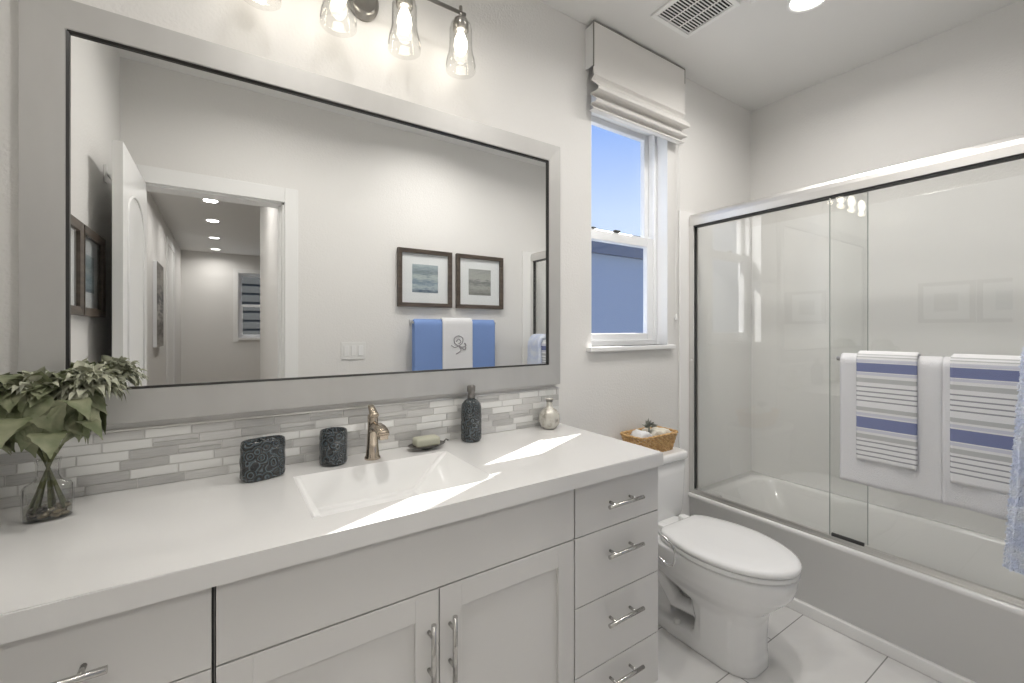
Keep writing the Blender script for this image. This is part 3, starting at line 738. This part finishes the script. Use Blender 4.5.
loft(b, [egg(z, yb, yf, hw, hb, mid=md, pw=pw) for z, yb, yf, hw, hb, md, pw in (
    (0.000, -0.14, -0.668, 0.112, 0.098, -0.50, 0.62), (0.040, -0.14, -0.668, 0.110, 0.096, -0.50, 0.62), (0.060, -0.43, -0.664, 0.108, 0.090, -0.50, 0.62), (0.12, -0.44, -0.664, 0.106, 0.088, -0.50, 0.62),
    (0.19, -0.42, -0.670, 0.108, 0.088, -0.50, 0.65), (0.235, -0.20, -0.685, 0.122, 0.068, -0.50, 0.72), (0.275, -0.18, -0.725, 0.150, 0.09, -0.50, 0.85),
    (0.315, -0.17, -0.762, 0.172, 0.105, -0.50, 0.95), (0.355, -0.17, -0.777, 0.182, 0.115, -0.50, 1.0), (0.388, -0.17, -0.780, 0.184, 0.12, -0.50, 1.0), (0.397, -0.17, -0.773, 0.179, 0.12, -0.50, 1.0))])
rings = []                                    # deck under the tank
for z, y0, y1, w in ((0.20, -0.03, -0.30, 0.055), (0.27, -0.02, -0.34, 0.09), (0.33, -0.02, -0.34, 0.115), (0.375, -0.02, -0.34, 0.125), (0.395, -0.02, -0.33, 0.120)):
    rings.append([(TX-w, y0, z), (TX-w, y1, z), (TX+w, y1, z), (TX+w, y0, z)])
loft(b, rings)
bx(b, TX-0.05, TX+0.05, -0.30, -0.05, 0.0, 0.25)
# trapway bulge on both sides
for s in (-1, 1):
    tube(b, [(TX+s*0.045, -0.50, 0.22), (TX+s*0.05, -0.42, 0.13), (TX+s*0.05, -0.33, 0.12), (TX+s*0.048, -0.24, 0.22), (TX+s*0.048, -0.17, 0.26), (TX+s*0.045, -0.12, 0.20), (TX+s*0.045, -0.10, 0.04)], [0.03, 0.032, 0.034, 0.034, 0.036, 0.036, 0.036], 14)
    bx(b, TX+s*0.03, TX+s*0.109, -0.60, -0.475, 0.0, 0.255, 0.008, 2)
o = obj('bowl', b, M_PORC, tl)
md = o.modifiers.new('remesh', 'REMESH'); md.mode = 'VOXEL'; md.voxel_size = 0.006; md.use_smooth_shade = True
sm = o.modifiers.new('smooth', 'SMOOTH'); sm.iterations = 6; sm.factor = 0.5
b = BM(); loft(b, [egg(0.400, -0.30, -0.782, 0.187, 0.135, mid=-0.52), egg(0.404, -0.298, -0.785, 0.189, 0.137, mid=-0.52), egg(0.416, -0.298, -0.785, 0.189, 0.137, mid=-0.52), egg(0.419, -0.30, -0.782, 0.187, 0.135, mid=-0.52)])
obj('seat', b, M_PORC, tl)
b = BM(); loft(b, [egg(z, -0.302-i_, -0.788+i_, 0.191-i_, 0.137-i_, mid=-0.52) for z, i_ in ((0.421, 0.004), (0.423, 0.0), (0.434, 0.0), (0.440, 0.004), (0.4435, 0.014), (0.446, 0.05), (0.4475, 0.10))])
obj('seat_lid', b, M_PORC, tl)
for s_ in (-1, 1): obj('seat_hinge', bx(BM(), TX+s_*0.075-0.02, TX+s_*0.075+0.02, -0.30, -0.262, 0.397, 0.436, 0.008, 3), M_PORC, tl)
b = BM(); rings = []
def rrect(x0, x1, y0, y1, z, r=0.025, n=5):
    pts = []
    for cx, cy, a0 in ((x1-r, y1-r, 0), (x0+r, y1-r, PI/2), (x0+r, y0+r, PI), (x1-r, y0+r, 1.5*PI)):
        for k in range(n+1): pts.append((cx+r*math.cos(a0+PI/2*k/n), cy+r*math.sin(a0+PI/2*k/n), z))
    return pts
for z, i_ in ((0.385, 0.03), (0.40, 0.018), (0.44, 0.010), (0.60, 0.002), (0.662, 0.0)):
    rings.append(rrect(TX-0.200+i_, TX+0.200-i_, -0.212+i_*0.5, -0.015, z))
loft(b, rings); obj('tank', b, M_PORC, tl)
b = BM(); loft(b, [rrect(TX-0.208+i_, TX+0.208-i_, -0.222+i_, -0.010-i_*0.3, z, 0.028) for z, i_ in ((0.663, 0.004), (0.667, 0.0), (0.692, 0.0), (0.699, 0.005), (0.702, 0.014))])
obj('tank_lid', b, M_PORC, tl)
b = BM(); lathe(b, [(0.014, 0), (0.014, 0.012), (0.009, 0.020)], (TX-0.086, -0.36, 0.050), 20)
tag(obj('bolt_cap', b, M_WHITEPL, tl), 'round white bolt cap')
b = BM(); tube(b, [(TX-0.17, -0.212, 0.62), (TX-0.17, -0.228, 0.62)], 0.012); tube(b, [(TX-0.17, -0.228, 0.62), (TX-0.10, -0.232, 0.612)], 0.005)
obj('flush_lever', b, M_CHROME, tl)
b = BM(); P = [(1.44, -0.016, 0.22), (1.44, -0.08, 0.26), (1.445, -0.16, 0.42), (1.455, -0.27, 0.472), (1.468, -0.36, 0.463), (1.475, -0.412, 0.443), (1.477, -0.432, 0.415), (1.475, -0.430, 0.365), (1.472, -0.402, 0.352), (1.468, -0.36, 0.368), (1.462, -0.27, 0.382), (1.50, -0.17, 0.383), (1.52, -0.14, 0.395)]
# smooth the hose with Catmull-Rom
def smooth(P, n=8):
    P = [Vector(p) for p in P]; Q = []
    for i in range(len(P)-1):
        a, p, q, r = P[max(i-1, 0)], P[i], P[i+1], P[min(i+2, len(P)-1)]
        for k in range(n):
            t = k/n; Q.append(0.5*((2*p)+(-a+q)*t+(2*a-5*p+4*q-r)*t*t+(-a+3*p-3*q+r)*t**3))
    Q.append(P[-1]); return Q
tube(b, smooth(P), 0.0045, 10); obj('supply_hose', b, M_CHROME, tl)

# ------------------------------------------------------------------ basket on the tank
BZ = 0.702
bk = thing('wicker_basket', (1.70, -0.118, BZ), 'small honey-coloured wicker basket on the toilet tank lid', 'basket')
b = BM(); bx0, bx1, by0, by1 = 1.600, 1.838, -0.170, -0.062; H = 0.078; fl = 0.016
def rim(t, f):       # point on the basket outline, t 0..1
    ex, ey = fl*f, fl*f; q = rrect(bx0-ex, bx1+ex, by0-ey, by1+ey, 0, 0.03, 6)
    n = len(q); s = (t % 1)*n; i = int(s) % n; u = s-int(s); a, c = Vector(q[i]), Vector(q[(i+1) % n]); return a.lerp(c, u)
def perim(f):
    q = [Vector(p) for p in rrect(bx0-fl*f, bx1+fl*f, by0-fl*f, by1+fl*f, 0, 0.03, 6)]
    L = [0]
    for i in range(len(q)): L.append(L[-1]+(q[(i+1) % len(q)]-q[i]).length)
    def at(t):
        s = (t % 1)*L[-1]
        for i in range(len(q)):
            if s <= L[i+1]: return q[i].lerp(q[(i+1) % len(q)], (s-L[i])/max(1e-9, L[i+1]-L[i]))
        return q[0]
    return at
NS = 52
for r in range(11):
    f = r/10; at = perim(f); z = BZ+0.004+f*H
    pts = []
    for k in range(NS*2+1):
        p = at(k/(NS*2)); c = Vector(((bx0+bx1)/2, (by0+by1)/2, 0)); n = (p-c).normalized()
        off = 0.0028*(1 if (k//2+r) % 2 else -1)
        pts.append(Vector((p.x, p.y, z)) + n*off)
    tube(b, pts, 0.0034, 6, cap=False)
a0, a1 = perim(0), perim(1)
for k in range(NS):
    p, q = a0(k/NS), a1(k/NS); tube(b, [(p.x, p.y, BZ+0.002), (q.x, q.y, BZ+H+0.006)], 0.0022, 6)
loft(b, [rrect(bx0+0.004, bx1-0.004, by0+0.004, by1-0.004, z) for z in (BZ+0.001, BZ+0.005)])
obj('woven_body', b, M_WICKER, bk)
b = BM(); at = perim(1.12); tube(b, [Vector((at(k/80).x, at(k/80).y, BZ+H+0.008+0.001*math.sin(k*1.9))) for k in range(81)], 0.0055, 8, cap=False)
obj('rim', b, M_WICKER, bk)
M_SACH = mat('cream_cloth', (0.80, 0.76, 0.66), 0.9, bump=(60, 0.6, 0.01))
M_SACH2 = mat('white_cloth', (0.85, 0.86, 0.88), 0.9, bump=(60, 0.6, 0.01))
M_SPRIG = mat('grey_sprig', (0.30, 0.31, 0.27), 0.8)
M_PALEB = mat('pale_blue_print', (0.50, 0.56, 0.66), 0.8)
def roll(cx, cy, L, r, ang, m, label, z=0.0):
    b = BM(); d = Vector((math.cos(ang), math.sin(ang), 0)); s = Vector((-math.sin(ang), math.cos(ang), 0))
    rings = []
    for i, (t, k) in enumerate(((-1, .55), (-.97, .85), (-.9, 1), (-.3, 1.02), (.3, .98), (.9, 1), (.97, .85), (1, .55))):
        rings.append([Vector((cx, cy, BZ+z+0.008+r)) + d*L/2*t + (s*math.cos(2*PI*q/20)+Vector((0, 0, 1))*math.sin(2*PI*q/20))*r*k*(1+0.06*math.sin(3*q+i)) for q in range(20)])
    loft(b, rings); return tag(base_at(obj('rolled_washcloth', b, m), (cx, cy, BZ+z+0.008)), label, 'washcloth', 'rolled cloths in the wicker basket')
roll(1.660, -0.118, 0.085, 0.036, 1.40, M_SACH2, 'whitish rolled cloth at the left end of the wicker basket', z=0.022)
roll(1.732, -0.118, 0.085, 0.036, 1.50, M_SACH, 'cream rolled cloth in the middle of the wicker basket', z=0.022)
roll(1.802, -0.118, 0.082, 0.034, 1.6, M_SACH, 'cream rolled cloth at the right end of the wicker basket', z=0.022)
b = BM(); rnd = random.Random(9)
for k in range(60):
    th = rnd.uniform(0, 2*PI); ph = rnd.uniform(0.2, 1.5); d = Vector((math.cos(th)*math.cos(ph), math.sin(th)*math.cos(ph), math.sin(ph)))
    leaf(b, Vector((1.70, -0.13, BZ+0.118))+d*0.006, d, (0, 1, 0.1), rnd.uniform(0.02, 0.045), 0.007, 0.2)
tube(b, [(1.70, -0.13, BZ+0.092), (1.70, -0.13, BZ+0.128)], 0.004, 8)
tag(base_at(obj('dried_sprig', b, M_SPRIG), (1.71, -0.10, BZ+0.078)), 'small grey-green sprig standing among the cloths in the wicker basket', 'sprig')

# ------------------------------------------------------------------ bathtub
TBX = 2.19; TH = 0.370
bt = thing('bathtub', (2.5, -0.77, 0), 'white alcove bathtub with flat apron behind the glass doors', 'bathtub')
b = BM()
OX0, OX1, OY0, OY1 = TBX-0.012, XR-0.002, YF+0.002, -0.002
def rr(x0, x1, y0, y1, z, r): return rrect(x0, x1, y0, y1, z, r, 8)
rings = [rr(OX0+0.016, OX1, OY0, OY1, 0.0, 0.003), rr(OX0+0.016, OX1, OY0, OY1, TH-0.028, 0.003), rr(OX0, OX1, OY0, OY1, TH-0.022, 0.004), rr(OX0, OX1, OY0, OY1, TH-0.006, 0.004), rr(OX0+0.006, OX1, OY0, OY1, TH, 0.004),
    rr(OX0+0.085, OX1-0.05, OY0+0.07, OY1-0.09, TH-0.001, 0.09), rr(OX0+0.098, OX1-0.063, OY0+0.083, OY1-0.105, TH-0.012, 0.10), rr(OX0+0.115, OX1-0.085, OY0+0.12, OY1-0.20, 0.16, 0.11), rr(OX0+0.15, OX1-0.12, OY0+0.16, OY1-0.26, 0.075, 0.12), rr(OX0+0.19, OX1-0.16, OY0+0.2, OY1-0.30, 0.068, 0.1)]
loft(b, rings); obj('tub_shell', b, M_ACRYL, bt)
obj('apron_foot', bx(BM(), TBX-0.014, TBX+0.01, OY0, OY1, 0.0, 0.052, 0.006, 3), M_ACRYL, bt)
# surround panels
SZ = 1.935
sr = thing('shower_surround', (2.5, -0.4, TH), 'glossy off-white wall surround panels around the bathtub', 'shower surround')
obj('end_panel', bx(BM(), 2.106, XR-0.001, -0.012, -0.001, 0.0, 1.95, 0.003), M_ACRYL, sr)
obj('back_panel', bx(BM(), XR-0.012, XR-0.001, YF+0.002, -0.012, TH-0.004, 1.95, 0.001), M_ACRYL, sr)
obj('end_panel', bx(BM(), 2.106, XR-0.001, YF+0.001, YF+0.012, 0.0, 1.95, 0.003), M_ACRYL, sr)
b = BM(); lathe(b, [(0.05, 0), (0.05, 0.003)], (0, 0, 0), 4)
for vv in b.verts: vv.co = Vector((XR-0.012-vv.co.z, -0.6+vv.co.x, 1.2+vv.co.y))
b.free()

# ------------------------------------------------------------------ sliding shower door
sd = thing('sliding_shower_door', (TBX+0.02, -0.77, TH), 'brushed-metal framed sliding glass door on the bathtub rim', 'shower door')
HX0, HX1 = TBX-0.006, TBX+0.05
b = BM()
prof = [(HX0, 1.868), (HX0, 1.900), (HX0+0.003, 1.918), (HX0+0.012, 1.932), (HX0+0.026, 1.938), (HX1-0.005, 1.936), (HX1, 1.93), (HX1, 1.868)]
loft(b, [[(x, y, z) for x, z in prof] for y in (-0.014, YF+0.014)])
for f in b.faces: f.smooth = False
obj('header', b, mat('header_satin', (0.68, 0.67, 0.655), 0.45, 1.0), sd)
obj('header_channel', bx(BM(), HX0+0.006, HX1-0.004, YF+0.02, -0.02, 1.862, 1.869), M_DARK, sd)
for nm, y in (('side_jamb', (-0.012, -0.040)), ('side_jamb', (YF+0.012, YF+0.040))):
    b = BM(); s = -1 if y[0] > -1 else 1
    bx(b, HX0+0.002, HX0+0.012, y[0], y[1], TH+0.02, 1.868, 0.002); bx(b, HX1-0.012, HX1, y[0], y[1], TH+0.02, 1.868, 0.002); bx(b, HX0+0.012, HX1-0.012, y[0], y[0]+s*0.012, TH+0.02, 1.868)
    jb = obj(nm, b, M_STEEL, sd)
    obj('rubber_seal', bx(BM(), HX0+0.0125, HX1-0.0125, y[0]+s*0.0125, y[0]+s*0.020, TH+0.02, 1.868), M_DARK, jb)
b = BM(); bx(b, TBX-0.002, TBX+0.056, YF+0.012, -0.012, TH+0.0005, TH+0.010, 0.003); bx(b, TBX+0.0, TBX+0.006, YF+0.012, -0.012, TH+0.009, TH+0.026, 0.001); bx(b, TBX+0.026, TBX+0.031, YF+0.012, -0.012, TH+0.009, TH+0.020, 0.001)
obj('bottom_track', b, M_STEEL, sd)
gx_in, gx_out = TBX+0.036, TBX+0.014
pi_ = obj('inner_glass_panel', bx(BM(), gx_in, gx_in+0.005, -0.815, -0.036, TH+0.022, 1.864), M_DOORGLASS, sd)
po = obj('outer_glass_panel', bx(BM(), gx_out, gx_out+0.005, YF+0.036, -0.690, TH+0.022, 1.864), M_DOORGLASS, sd)
M_EDGE = mat('glass_edge', (0.42, 0.45, 0.43), 0.2)
obj('glass_edge', bx(BM(), gx_in, gx_in+0.005, -0.8175, -0.8152, TH+0.022, 1.864), M_EDGE, pi_)
obj('glass_edge', bx(BM(), gx_out, gx_out+0.005, -0.6898, -0.6875, TH+0.022, 1.864), M_EDGE, po)
obj('bottom_guide', bx(BM(), TBX-0.001, TBX+0.010, -0.815, -0.70, TH+0.0255, TH+0.039, 0.002), M_DARK, sd)
TBZ = 1.168; tbx = 2.135
b = BM(); tube(b, [(tbx, -0.742, TBZ), (tbx, -1.44, TBZ)], 0.009, 16)
for y in (-0.775, -1.40): tube(b, [(tbx, y, TBZ), (gx_out, y, TBZ)], 0.008, 14)
obj('towel_bar', b, M_STEEL, sd)
b = BM(); tube(b, [(HX0+0.003, -0.03, 1.115), (HX0-0.008, -0.03, 1.115)], 0.006, 12); obj('bumper', b, M_WHITEPL, sd)

# ------------------------------------------------------------------ towels
def towel(name, m, y0, y1, bar_x, bar_z, front_len, back_len, r_in, thick, label, cat, group=None, side=-1, seed=1, wav=0.010, flare=0.0, axis='y', hem=True, taper=0.0, extra=None):
    """cloth folded over a bar; side -1: front hangs towards -x (axis y) or +y (axis x)"""
    b = BM(); nu, nv = 40, 60
    total = back_len + PI*r_in + front_len
    def base(v, off):
        s = v*total; r = r_in + off
        if s < back_len: return (r*1.0, -(back_len-s), 0)
        if s < back_len+PI*r_in:
            a = (s-back_len)/r_in; return (r*math.cos(a), r*math.sin(a), 0)
        q = s-back_len-PI*r_in; return (-r, -q, q/front_len)
    def P(u, v, off):
        px, pz, q = base(v, off)
        w = (y1-y0)*(1+flare*q); c = (y0+y1)/2; along = c + (u-0.5)*w
        n_ = noise.noise(Vector((u*2.5+seed, v*2.0, seed*3.1)))*wav*(0.3+q*1.4)
        hm = 0.0
        if hem and (0.78 < q < 0.82): hm = -0.0015*(1 if off > 0 else 0)
        edge = 1.0
        e_ = min(u, 1-u)
        px2 = px + (-n_ if px < 0 else n_) * (1 if abs(px) > 0 else 0) + (-hm if px < 0 else hm)
        return along, px2, pz
    def to3(al, px, pz):
        if axis == 'y': return Vector((bar_x + px*(-side), al, bar_z+pz))
        return Vector((al, bar_x - px*side*-1, bar_z+pz)) if False else Vector((al, bar_x - px, bar_z+pz))
    # closed skin: loop around the cross-section for each v, so the side edges are rounded
    K = 4
    rings = []
    for j in range(nv+1):
        v = j/nv; ring = []
        top = [(i/nu, thick) for i in range(nu+1)]
        for (u, off) in top: ring.append(to3(*P(u, v, off)))
        al, px, pz = P(1, v, thick*0.5); ring.append(to3(al+thick*0.45, px, pz))
        for i in range(nu, -1, -1): ring.append(to3(*P(i/nu, v, 0.0)))
        al, px, pz = P(0, v, thick*0.5); ring.append(to3(al-thick*0.45, px, pz))
        rings.append(ring)
    loft(b, rings)
    if extra: extra(b)
    o = obj(name, b, m); base_at(o, ((bar_x, (y0+y1)/2, bar_z) if axis == 'y' else ((y0+y1)/2, bar_x, bar_z)))
    return tag(o, label, cat, group)
towel('bath_towel', M_TOWEL, -1.060, -0.762, tbx, TBZ, 0.495, 0.46, 0.0098, 0.014, 'white terry bath towel on the shower door bar, left one, under the striped towel', 'towel', 'white bath towels on the shower door', seed=1, flare=0.0)
towel('bath_towel', M_TOWEL, -1.375, -1.068, tbx, TBZ, 0.495, 0.46, 0.0098, 0.014, 'white terry bath towel on the shower door bar, right one, beside the shaggy blue mat', 'towel', 'white bath towels on the shower door', seed=4)
BL, LG, MG, LL = (0.22, 0.25, 0.43), (0.56, 0.57, 0.56), (0.36, 0.36, 0.38), (0.68, 0.69, 0.76)
def stripes():
    s = [(0.012, 0.004, LG), (0.022, 0.004, LG), (0.033, 0.011, LL), (0.047, 0.035, BL), (0.085, 0.010, LL), (0.106, 0.017, LG), (0.220, 0.015, LG), (0.243, 0.011, LL), (0.259, 0.043, BL), (0.306, 0.011, LL), (0.326, 0.017, LG)]
    return s + [(d, 0.0048, MG) for d in (0.138, 0.157, 0.175, 0.193, 0.352, 0.371, 0.390, 0.408)]
M_STRIPE = stripe_mat('striped_terry', 0.036, stripes())
towel('striped_hand_towel', M_STRIPE, -0.996, -0.822, tbx, TBZ, 0.395, 0.20, 0.0258, 0.010, 'blue and grey striped hand towel over the left white bath towel', 'towel', 'striped hand towels on the shower door', seed=2, wav=0.002, hem=False)
towel('striped_hand_towel', M_STRIPE, -1.285, -1.090, tbx, TBZ, 0.410, 0.20, 0.0258, 0.010, 'blue and grey striped hand towel over the right white bath towel', 'towel', 'striped hand towels on the shower door', seed=6, wav=0.002, hem=False)
# shaggy bath mat
def shag_tufts(bm):
    rnd = random.Random(2); fs = [f for f in bm.faces if len(f.verts) == 4]
    bm.faces.ensure_lookup_table(); out = []
    bmesh.ops.recalc_face_normals(bm, faces=bm.faces)
    for f in fs:
        n = f.normal; c = f.calc_center_median(); vs = [v.co.copy() for v in f.verts]
        for _ in range(12):
            a, d = rnd.random(), rnd.random()
            p = vs[0].lerp(vs[1], a).lerp(vs[3].lerp(vs[2], a), d)
            out.append((p, (n + Vector((rnd.uniform(-.6, .6), rnd.uniform(-.6, .6), rnd.uniform(-.9, .3)))).normalized(), rnd.uniform(0.004, 0.008)))
    for p, d, L in out:
        u, v = frame_of(d); r = 0.0022
        q = [bm.verts.new(p+u*r), bm.verts.new(p-u*r*0.5+v*r*0.86), bm.verts.new(p-u*r*0.5-v*r*0.86)]
        m_ = p + d*L*0.6; q2 = [bm.verts.new(m_+u*r*.9), bm.verts.new(m_-u*r*0.45+v*r*0.8), bm.verts.new(m_-u*r*0.45-v*r*0.8)]
        t = bm.verts.new(p+d*L-Vector((0, 0, L*0.3)))
        for k in range(3):
            bm.faces.new((q[k], q[(k+1) % 3], q2[(k+1) % 3], q2[k])); bm.faces.new((q2[k], q2[(k+1) % 3], t))
towel('shaggy_bath_mat', M_SHAG, -1.385, -1.265, tbx, TBZ+0.003, 0.64, 0.30, 0.042, 0.034, 'light blue shaggy bath mat hanging at the right end of the shower door bar', 'bath mat', seed=8, wav=0.02, flare=0.60, hem=False, extra=shag_tufts)

# ------------------------------------------------------------------ roman shade
rs = thing('roman_shade', (1.745, 0, 2.5), 'off-white linen roman shade pulled up above the window', 'window shade')
SX0, SX1 = 1.406, 2.084
b = BM(); bx(b, SX0+0.001, SX0+0.006, -0.052, -0.001, 2.50, 2.69); bx(b, SX1-0.006, SX1-0.001, -0.052, -0.001, 2.50, 2.69); bx(b, SX0+0.006, SX1-0.006, -0.05, -0.001, 2.665, 2.688)
obj('mounting_board', b, M_FABRIC2, rs)
prof = [(-0.054, 2.698), (-0.058, 2.698), (-0.058, 2.60), (-0.058, 2.50), (-0.058, 2.468), (-0.063, 2.450), (-0.050, 2.440), (-0.046, 2.430), (-0.075, 2.405), (-0.092, 2.385), (-0.090, 2.374), (-0.075, 2.372), (-0.045, 2.376), (-0.036, 2.372),
    (-0.058, 2.352), (-0.078, 2.336), (-0.074, 2.326), (-0.050, 2.328), (-0.034, 2.322), (-0.052, 2.310), (-0.056, 2.302), (-0.050, 2.298), (-0.024, 2.302)]
back = [(y+0.004, z+0.001) for y, z in reversed(prof)]
b = BM(); loft(b, [[(x, y, z) for y, z in prof+back] for x in (SX0, SX1)], cap=True)
for f in b.faces: f.smooth = False
obj('shade_fabric', b, M_FABRIC, rs)
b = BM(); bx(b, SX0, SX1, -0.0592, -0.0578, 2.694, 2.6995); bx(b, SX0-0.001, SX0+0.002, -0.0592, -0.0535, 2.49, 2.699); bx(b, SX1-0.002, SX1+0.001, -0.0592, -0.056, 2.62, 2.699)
obj('seam_shade_strip', b, mat('painted_seam_shadow', (0.25, 0.24, 0.22), 0.8), rs)  # dark strips that paint seam shade along the fabric edges
b = BM(); tube(b, smooth([(2.072, -0.030, 2.40), (2.070, -0.020, 1.9), (2.066, -0.012, 1.60), (2.072, -0.012, 1.37)]), 0.0014, 6)
tube(b, smooth([(2.074, -0.030, 2.40), (2.088, -0.020, 1.9), (2.096, -0.012, 1.45), (2.092, -0.012, 1.10)]), 0.0012, 6)
cd = obj('pull_cord', b, M_WHITEPL, rs)
b = BM(); lathe(b, [(0.003, 0.03), (0.007, 0.022), (0.009, 0.0), (0.006, -0.004)], (2.072, -0.013, 1.343), 14); obj('cord_tassel', b, M_WHITEPL, cd)

# ------------------------------------------------------------------ front wall: pictures, towel bar, switch (seen in the mirror)
def picture(x0, z0, s, m, label, group, wall='front', mat_w=0.10):
    t = thing('framed_picture', (0, 0, 0), label, 'picture', group)
    fw = 0.030
    if wall == 'front':
        base = Matrix.Translation((x0+s/2, YF, z0)) @ Matrix.Rotation(PI, 4, 'Z')
    else:
        base = Matrix.Translation((XL, x0-s/2, z0)) @ Matrix.Rotation(PI/2, 4, 'Z')
    t.location = base.to_translation(); t.rotation_euler = base.to_euler()
    bpy.context.view_layer.update()
    o_, i_ = (-s/2, s/2, 0, s), (-s/2+fw, s/2-fw, fw, s-fw)
    def add(name, b, mm, par):
        b.transform(world_of(t)); return obj(name, b, mm, par)
    f = add('frame', mitre(BM(), o_, i_, -0.001, -0.030, -0.026), M_WOODFR, t)
    add('mat_board', bx(BM(), -s/2+fw-0.002, s/2-fw+0.002, -0.010, -0.002, fw-0.002, s-fw+0.002), M_MAT, t)
    w = mat_w
    add('artwork', bx(BM(), -w, w, -0.0115, -0.0100, s/2-w*1.02, s/2+w*1.02), m, t)
    add('glazing', bx(BM(), -s/2+fw, s/2-fw, -0.0205, -0.0190, fw, s-fw), M_GLASS, t)
    return t
A1 = art_mat('seascape_print', [(0.0, (0.10, 0.14, 0.20)), (0.2, (0.45, 0.52, 0.56)), (0.35, (0.20, 0.27, 0.34)), (0.55, (0.50, 0.55, 0.55)), (0.7, (0.22, 0.27, 0.30)), (1.0, (0.45, 0.52, 0.56))])
A2 = art_mat('misty_print', [(0.0, (0.20, 0.20, 0.19)), (0.3, (0.42, 0.42, 0.40)), (0.5, (0.20, 0.21, 0.21)), (0.6, (0.45, 0.45, 0.43)), (1.0, (0.36, 0.37, 0.36))])
picture(1.024, 1.450, 0.418, A1, 'left of two brown-framed square prints on the wall over the blue towels, bluish seascape', 'framed prints over the towel bar')
picture(1.482, 1.450, 0.418, A2, 'right of two brown-framed square prints on the wall over the blue towels, grey scene', 'framed prints over the towel bar')
A3 = mat('dark_print', (0.12, 0.12, 0.12), 0.4)
picture(-0.697, 1.340, 0.33, A1, 'brown-framed square picture on the left wall nearer the open door', 'framed pictures on the left wall', 'left', 0.07)
picture(-0.357, 1.340, 0.33, A2, 'brown-framed square picture on the left wall nearer the vanity', 'framed pictures on the left wall', 'left', 0.07)
sw = thing('light_switch', (0.725, YF, 1.145), 'white three-rocker light switch plate beside the doorway', 'switch')
obj('plate', bx(BM(), 0.645, 0.805, YF+0.001, YF+0.006, 1.088, 1.202, 0.002), M_WHITEPL, sw)
for k in range(3):
    x = 0.725 + (k-1)*0.046
    obj('rocker', bx(BM(), x-0.016, x+0.016, YF+0.0055, YF+0.010, 1.112, 1.178, 0.002), M_TRIM, sw)
# towel rail and towels
RB = thing('towel_rail', (1.48, YF, 1.33), 'brushed metal towel rail on the wall under the two prints', 'towel rail')
b = BM(); ry = YF+0.075; rz = 1.338
tube(b, [(1.100, ry, rz), (1.795, ry, rz)], 0.009, 16); obj('bar', b, M_STEEL, RB)
for x in (1.135, 1.765):
    b = BM(); tube(b, [(x, YF+0.001, rz), (x, ry, rz)], 0.010, 14); bx(b, x-0.022, x+0.022, YF+0.001, YF+0.009, rz-0.022, rz+0.022, 0.003); obj('bracket', b, M_STEEL, RB)
def ftowel(name, m, x0, x1, L, r, th, label, group=None, seed=1, wav=0.004):
    return towel(name, m, x0, x1, ry, rz, L, L-0.04, r, th, label, 'towel', group, seed=seed, wav=wav, axis='x')
ftowel('bath_towel', M_BLUETOWEL, 1.120, 1.420, 0.58, 0.0098, 0.014, 'blue terry bath towel at the left of the rail, reflected in the mirror', 'blue bath towels on the rail', 3)
ftowel('bath_towel', M_BLUETOWEL, 1.476, 1.776, 0.58, 0.0098, 0.014, 'blue terry bath towel at the right of the rail, reflected in the mirror', 'blue bath towels on the rail', 5)
wt = ftowel('guest_towel', M_TOWEL, 1.330, 1.570, 0.52, 0.0265, 0.009, 'white guest towel with grey embroidered sprig between the blue towels', None, 7, 0.002)
b = BM(); ey = ry+0.0265+0.009+0.0015; ex, ez = 1.453, 1.165
def sq(pts, r=0.0035): tube(b, smooth([(ex+x, ey, ez+z) for x, z in pts], 6), r, 6)
sq([(0.0, 0.0), (-0.03, 0.02), (-0.035, 0.055), (0.0, 0.075), (0.035, 0.055), (0.03, 0.02), (0.0, 0.0)]); sq([(-0.02, 0.03), (0.0, 0.05), (0.02, 0.03), (0.0, 0.015)])
sq([(0.0, 0.0), (0.03, -0.01), (0.06, 0.0), (0.05, 0.02)], 0.005); sq([(0.0, 0.0), (-0.03, -0.01), (-0.06, 0.005)]); sq([(0.0, 0.0), (0.02, -0.03), (0.0, -0.05), (-0.02, -0.06)]); sq([(0.0, 0.0), (0.05, -0.03), (0.06, -0.01)], 0.005)
obj('embroidery', b, M_EMBR, wt)
# hook on the left wall by the door
b = BM(); bx(b, XL+0.001, XL+0.012, -1.19, -1.155, 1.95, 2.03, 0.003); tube(b, smooth([(XL+0.012, -1.172, 1.99), (XL+0.030, -1.172, 1.965), (XL+0.036, -1.172, 1.985)]), 0.004, 8)
tag(base_at(obj('wall_hook', b, M_WHITEPL), (XL, -1.172, 1.96)), 'small pale wall hook on the left wall behind the door', 'hook')
# hall picture
hp = thing('narrow_picture', (-0.64, -4.9, 1.1), 'dark patchwork panel picture on the left hallway wall seen in the mirror', 'picture')
obj('canvas', bx(BM(), -0.639, -0.605, -5.2, -4.6, 1.09, 2.03, 0.003), M_MAT, hp)
A4 = art_mat('patchwork_print', [(0.0, (0.40, 0.38, 0.35)), (0.25, (0.12, 0.11, 0.10)), (0.4, (0.45, 0.43, 0.40)), (0.55, (0.08, 0.08, 0.09)), (0.75, (0.35, 0.33, 0.3)), (1.0, (0.14, 0.13, 0.12))])
obj('printed_face', bx(BM(), -0.606, -0.603, -5.2, -4.6, 1.09, 2.03), A4, hp)
